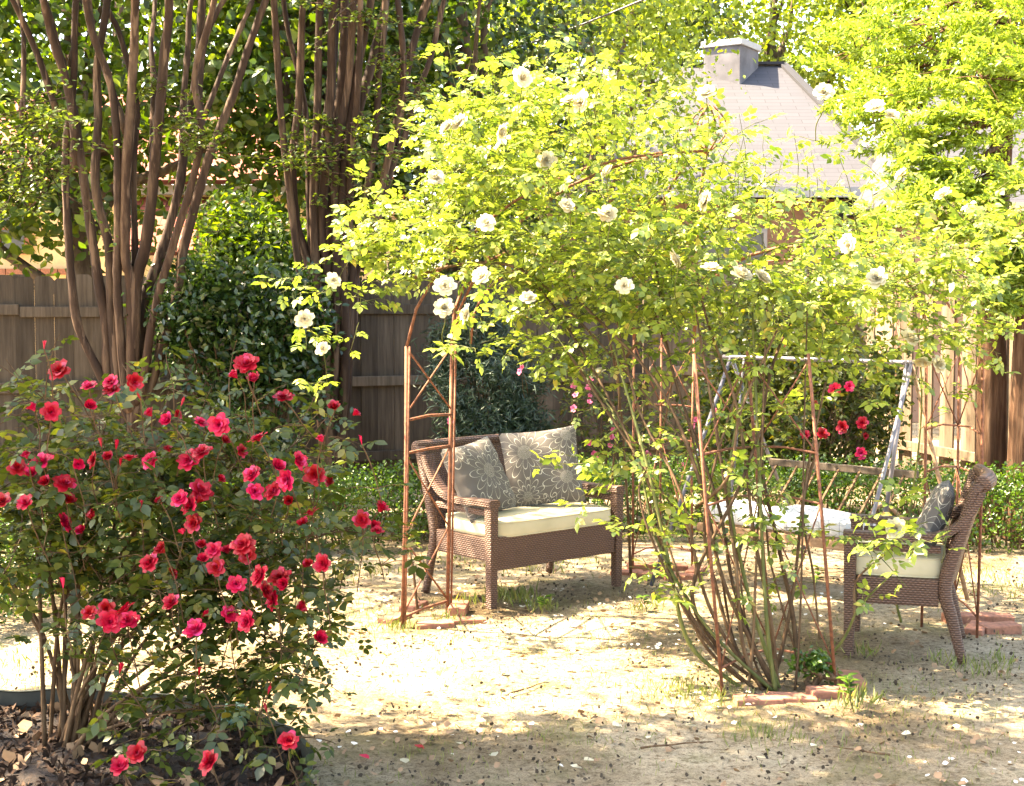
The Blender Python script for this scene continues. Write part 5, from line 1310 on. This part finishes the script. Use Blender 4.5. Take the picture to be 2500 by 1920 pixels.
flat('dry_leaf_litter', 'thin scatter of small tan dry leaves on the sandy ground', P, .028, petal_shape, M_DRYLEAF, .6)
P = scatter(14000, (-3.3, -.6), (3.7, 5.6)); P = P[inside_bed(P)]
flat('bark_chips', 'dark bark chips covering the rose bed', P, .045, [leaflet(1, .4, .08, .05, False)], M_CHIP, .45, .035)
P = scatter(240, (-3.0, -.7), (3.9, 5.5)); P = P[inside_bed(P)]
flat('bed_leaf_litter', 'dry leaves lying on the bark in the rose bed', P, .05, petal_shape, M_DRYLEAF, .5, .045)
for (x, y, L_, a, lab) in [(1560, 1830, .30, .3, 'thin dry twig lying on the shaded ground before the canes'), (2180, 1850, .22, 2.6, 'short dry twig on the shaded ground near the lower corner'), (1240, 1700, .26, .9, 'dry twig on the ground in front of the sofa')]:
    g = gnd(x, y); m = MB(); d = Vector((math.cos(a), math.sin(a), 0)); pts = [g + d * (L_ * t / 5) + Vector((random.gauss(0, .006), random.gauss(0, .006), .006)) for t in range(6)]
    m.tube(pts, taper(6, .005, .002), 5); m.tube([pts[2], pts[2] + Vector((d.y, -d.x, .05)) * .07], [.003, .001], 4); obj('fallen_twig', m.mesh('fallen_twig', True), M_CANE, label=lab, cat='twig')
# larger petals one can pick out
pme = []
for s in range(3):
    v, f = leaflet(1, .95, .25, .10 + .06 * s, True); q = mesh_np('fallen_petal', v, f); q.materials.append(M_WHITE); pme.append(q)
spots = [(1160, 1763), (1305, 1715), (1435, 1765), (1495, 1775), (1565, 1695), (1420, 1880), (1425, 1860), (1115, 1816), (985, 1855), (930, 1720), (1075, 1735), (1510, 1720), (1675, 1775), (1590, 1800), (1645, 1730), (1735, 1720), (1620, 1745), (1885, 1750), (2012, 1753), (1672, 1776), (1870, 1855), (1900, 1890), (1210, 1850), (1030, 1680), (1290, 1620), (1160, 1640), (1090, 1670), (1380, 1640), (860, 1720), (895, 1740), (880, 1650), (1240, 1600), (950, 1610), (1340, 1600), (1605, 1650), (1560, 1620), (2200, 1795), (2100, 1780), (2345, 1776), (1980, 1825)]
for (x, y) in spots:
    g = gnd(x, y); o = bpy.data.objects.new('fallen_petal', random.choice(pme)); COL.objects.link(o)
    s = random.uniform(.03, .05); A_, N_ = frames(1, .75)
    q = Vector(N_[0]).to_track_quat('Z', 'Y'); o.matrix_basis = Matrix.LocRotScale(g + Vector((0, 0, .006)), q @ Matrix.Rotation(random.uniform(0, 6.28), 3, 'Z').to_quaternion(), Vector((s, s, s)))
    o['label'] = 'single cream rose petal lying on the near sandy ground'; o['category'] = 'petal'; o['group'] = 'fallen cream petals'
rp = mesh_np('fallen_petal', *leaflet(1, .95, .25, .1, True)); rp.materials.append(M_RED)
for (x, y, lab) in ((902, 1857, 'small crimson petal on the ground nearest the bed edging'), (1036, 1833, 'crimson petal on the ground farther from the bed edging')):
    o = bpy.data.objects.new('fallen_petal', rp); COL.objects.link(o); g = gnd(x, y); o.location = g + Vector((0, 0, .006)); o.scale = (.045,) * 3; o.rotation_euler = (.15, .1, 1.2); o['label'] = lab; o['category'] = 'petal'
# grass blades in tufts
def tufts(name, label, spots):
    bag = Leaves()
    for (x, y, rad, k, h) in spots:
        g = gnd(x, y)
        P = np.column_stack([rng.normal(g.x, rad, k), rng.normal(g.y, rad * 1.2, k), np.full(k, -.002)])
        A = unit(np.column_stack([rng.normal(0, .4, k), rng.normal(0, .4, k), np.ones(k)])); N = unit(np.column_stack([rng.normal(0, 1, k), rng.normal(0, 1, k), np.full(k, .3)]))
        bag.add(P, A, N, rng.uniform(.5, 1.2, k) * h)
    o = bag.build(name, [leaflet(1, .10, .01, .12, False)], M_GRASS, None, kind='stuff'); o['label'] = label; o['category'] = 'grass'
sp_ = [(1230, 1470, .06, 60, .10), (1270, 1465, .05, 50, .10), (1320, 1490, .04, 40, .09), (1150, 1480, .06, 50, .08), (1580, 1490, .05, 40, .07), (1270, 1390, .15, 90, .08), (1400, 1370, .12, 60, .07), (1700, 1700, .12, 260, .05), (1640, 1690, .1, 160, .04), (2290, 1620, .04, 30, .07), (2120, 1600, .03, 24, .08), (2400, 1640, .07, 70, .07), (2440, 1620, .06, 40, .07), (1520, 1560, .1, 60, .04), (1100, 1570, .15, 90, .04), (870, 1500, .2, 130, .05), (780, 1560, .2, 120, .05), (1880, 1800, .1, 120, .05), (2090, 1720, .04, 50, .09), (1150, 1370, .14, 80, .07), (930, 1400, .1, 60, .06), (830, 1410, .12, 90, .06), (960, 1540, .08, 90, .06), (1090, 1520, .05, 50, .06), (60, 1620, .2, 140, .05), (140, 1640, .2, 120, .05), (2420, 1440, .2, 160, .06), (2380, 1400, .2, 120, .06), (1700, 1560, .12, 60, .04), (2200, 1750, .2, 120, .04), (2050, 1840, .15, 60, .04)]
sp_ += [(random.uniform(800, 2450), random.uniform(1480, 1890), .12, 26, .035) for _ in range(70)]
tufts('grass_tufts', 'sparse short grass and weeds coming up through the sandy ground', sp_)
def weed(label, px, py, h):
    g = gnd(px, py); root = thing('weed', label, 'weed', g); m = MB(); tip = g + Vector((random.gauss(0, .02), 0, h)); lp = limb_path(g, tip, .01, 3); m.tube(lp, taper(len(lp), .004, .002), 4)
    obj('stem', m.mesh('stem', True), M_CANEG, root); bag = Leaves()
    for k in range(16):
        t = random.uniform(.45, 1); p = g.lerp(tip, t); a = random.uniform(0, 6.28); bag.add(np.array(p), np.array((math.cos(a), math.sin(a), .25)), np.array((0, 0, 1.0)), random.uniform(.035, .065))
    bag.build('foliage', LEAF, M_BOX, root)
weed('tall pale weed growing in the sunny patch before the swing', 1985, 1470, .20)
weed('small weed at the front leg of the sofa', 1322, 1500, .10)
weed('weed in the shade at the brick corner under the canes', 2085, 1740, .15)
weed('low weed on the sunny ground right of the sofa', 1578, 1492, .08)
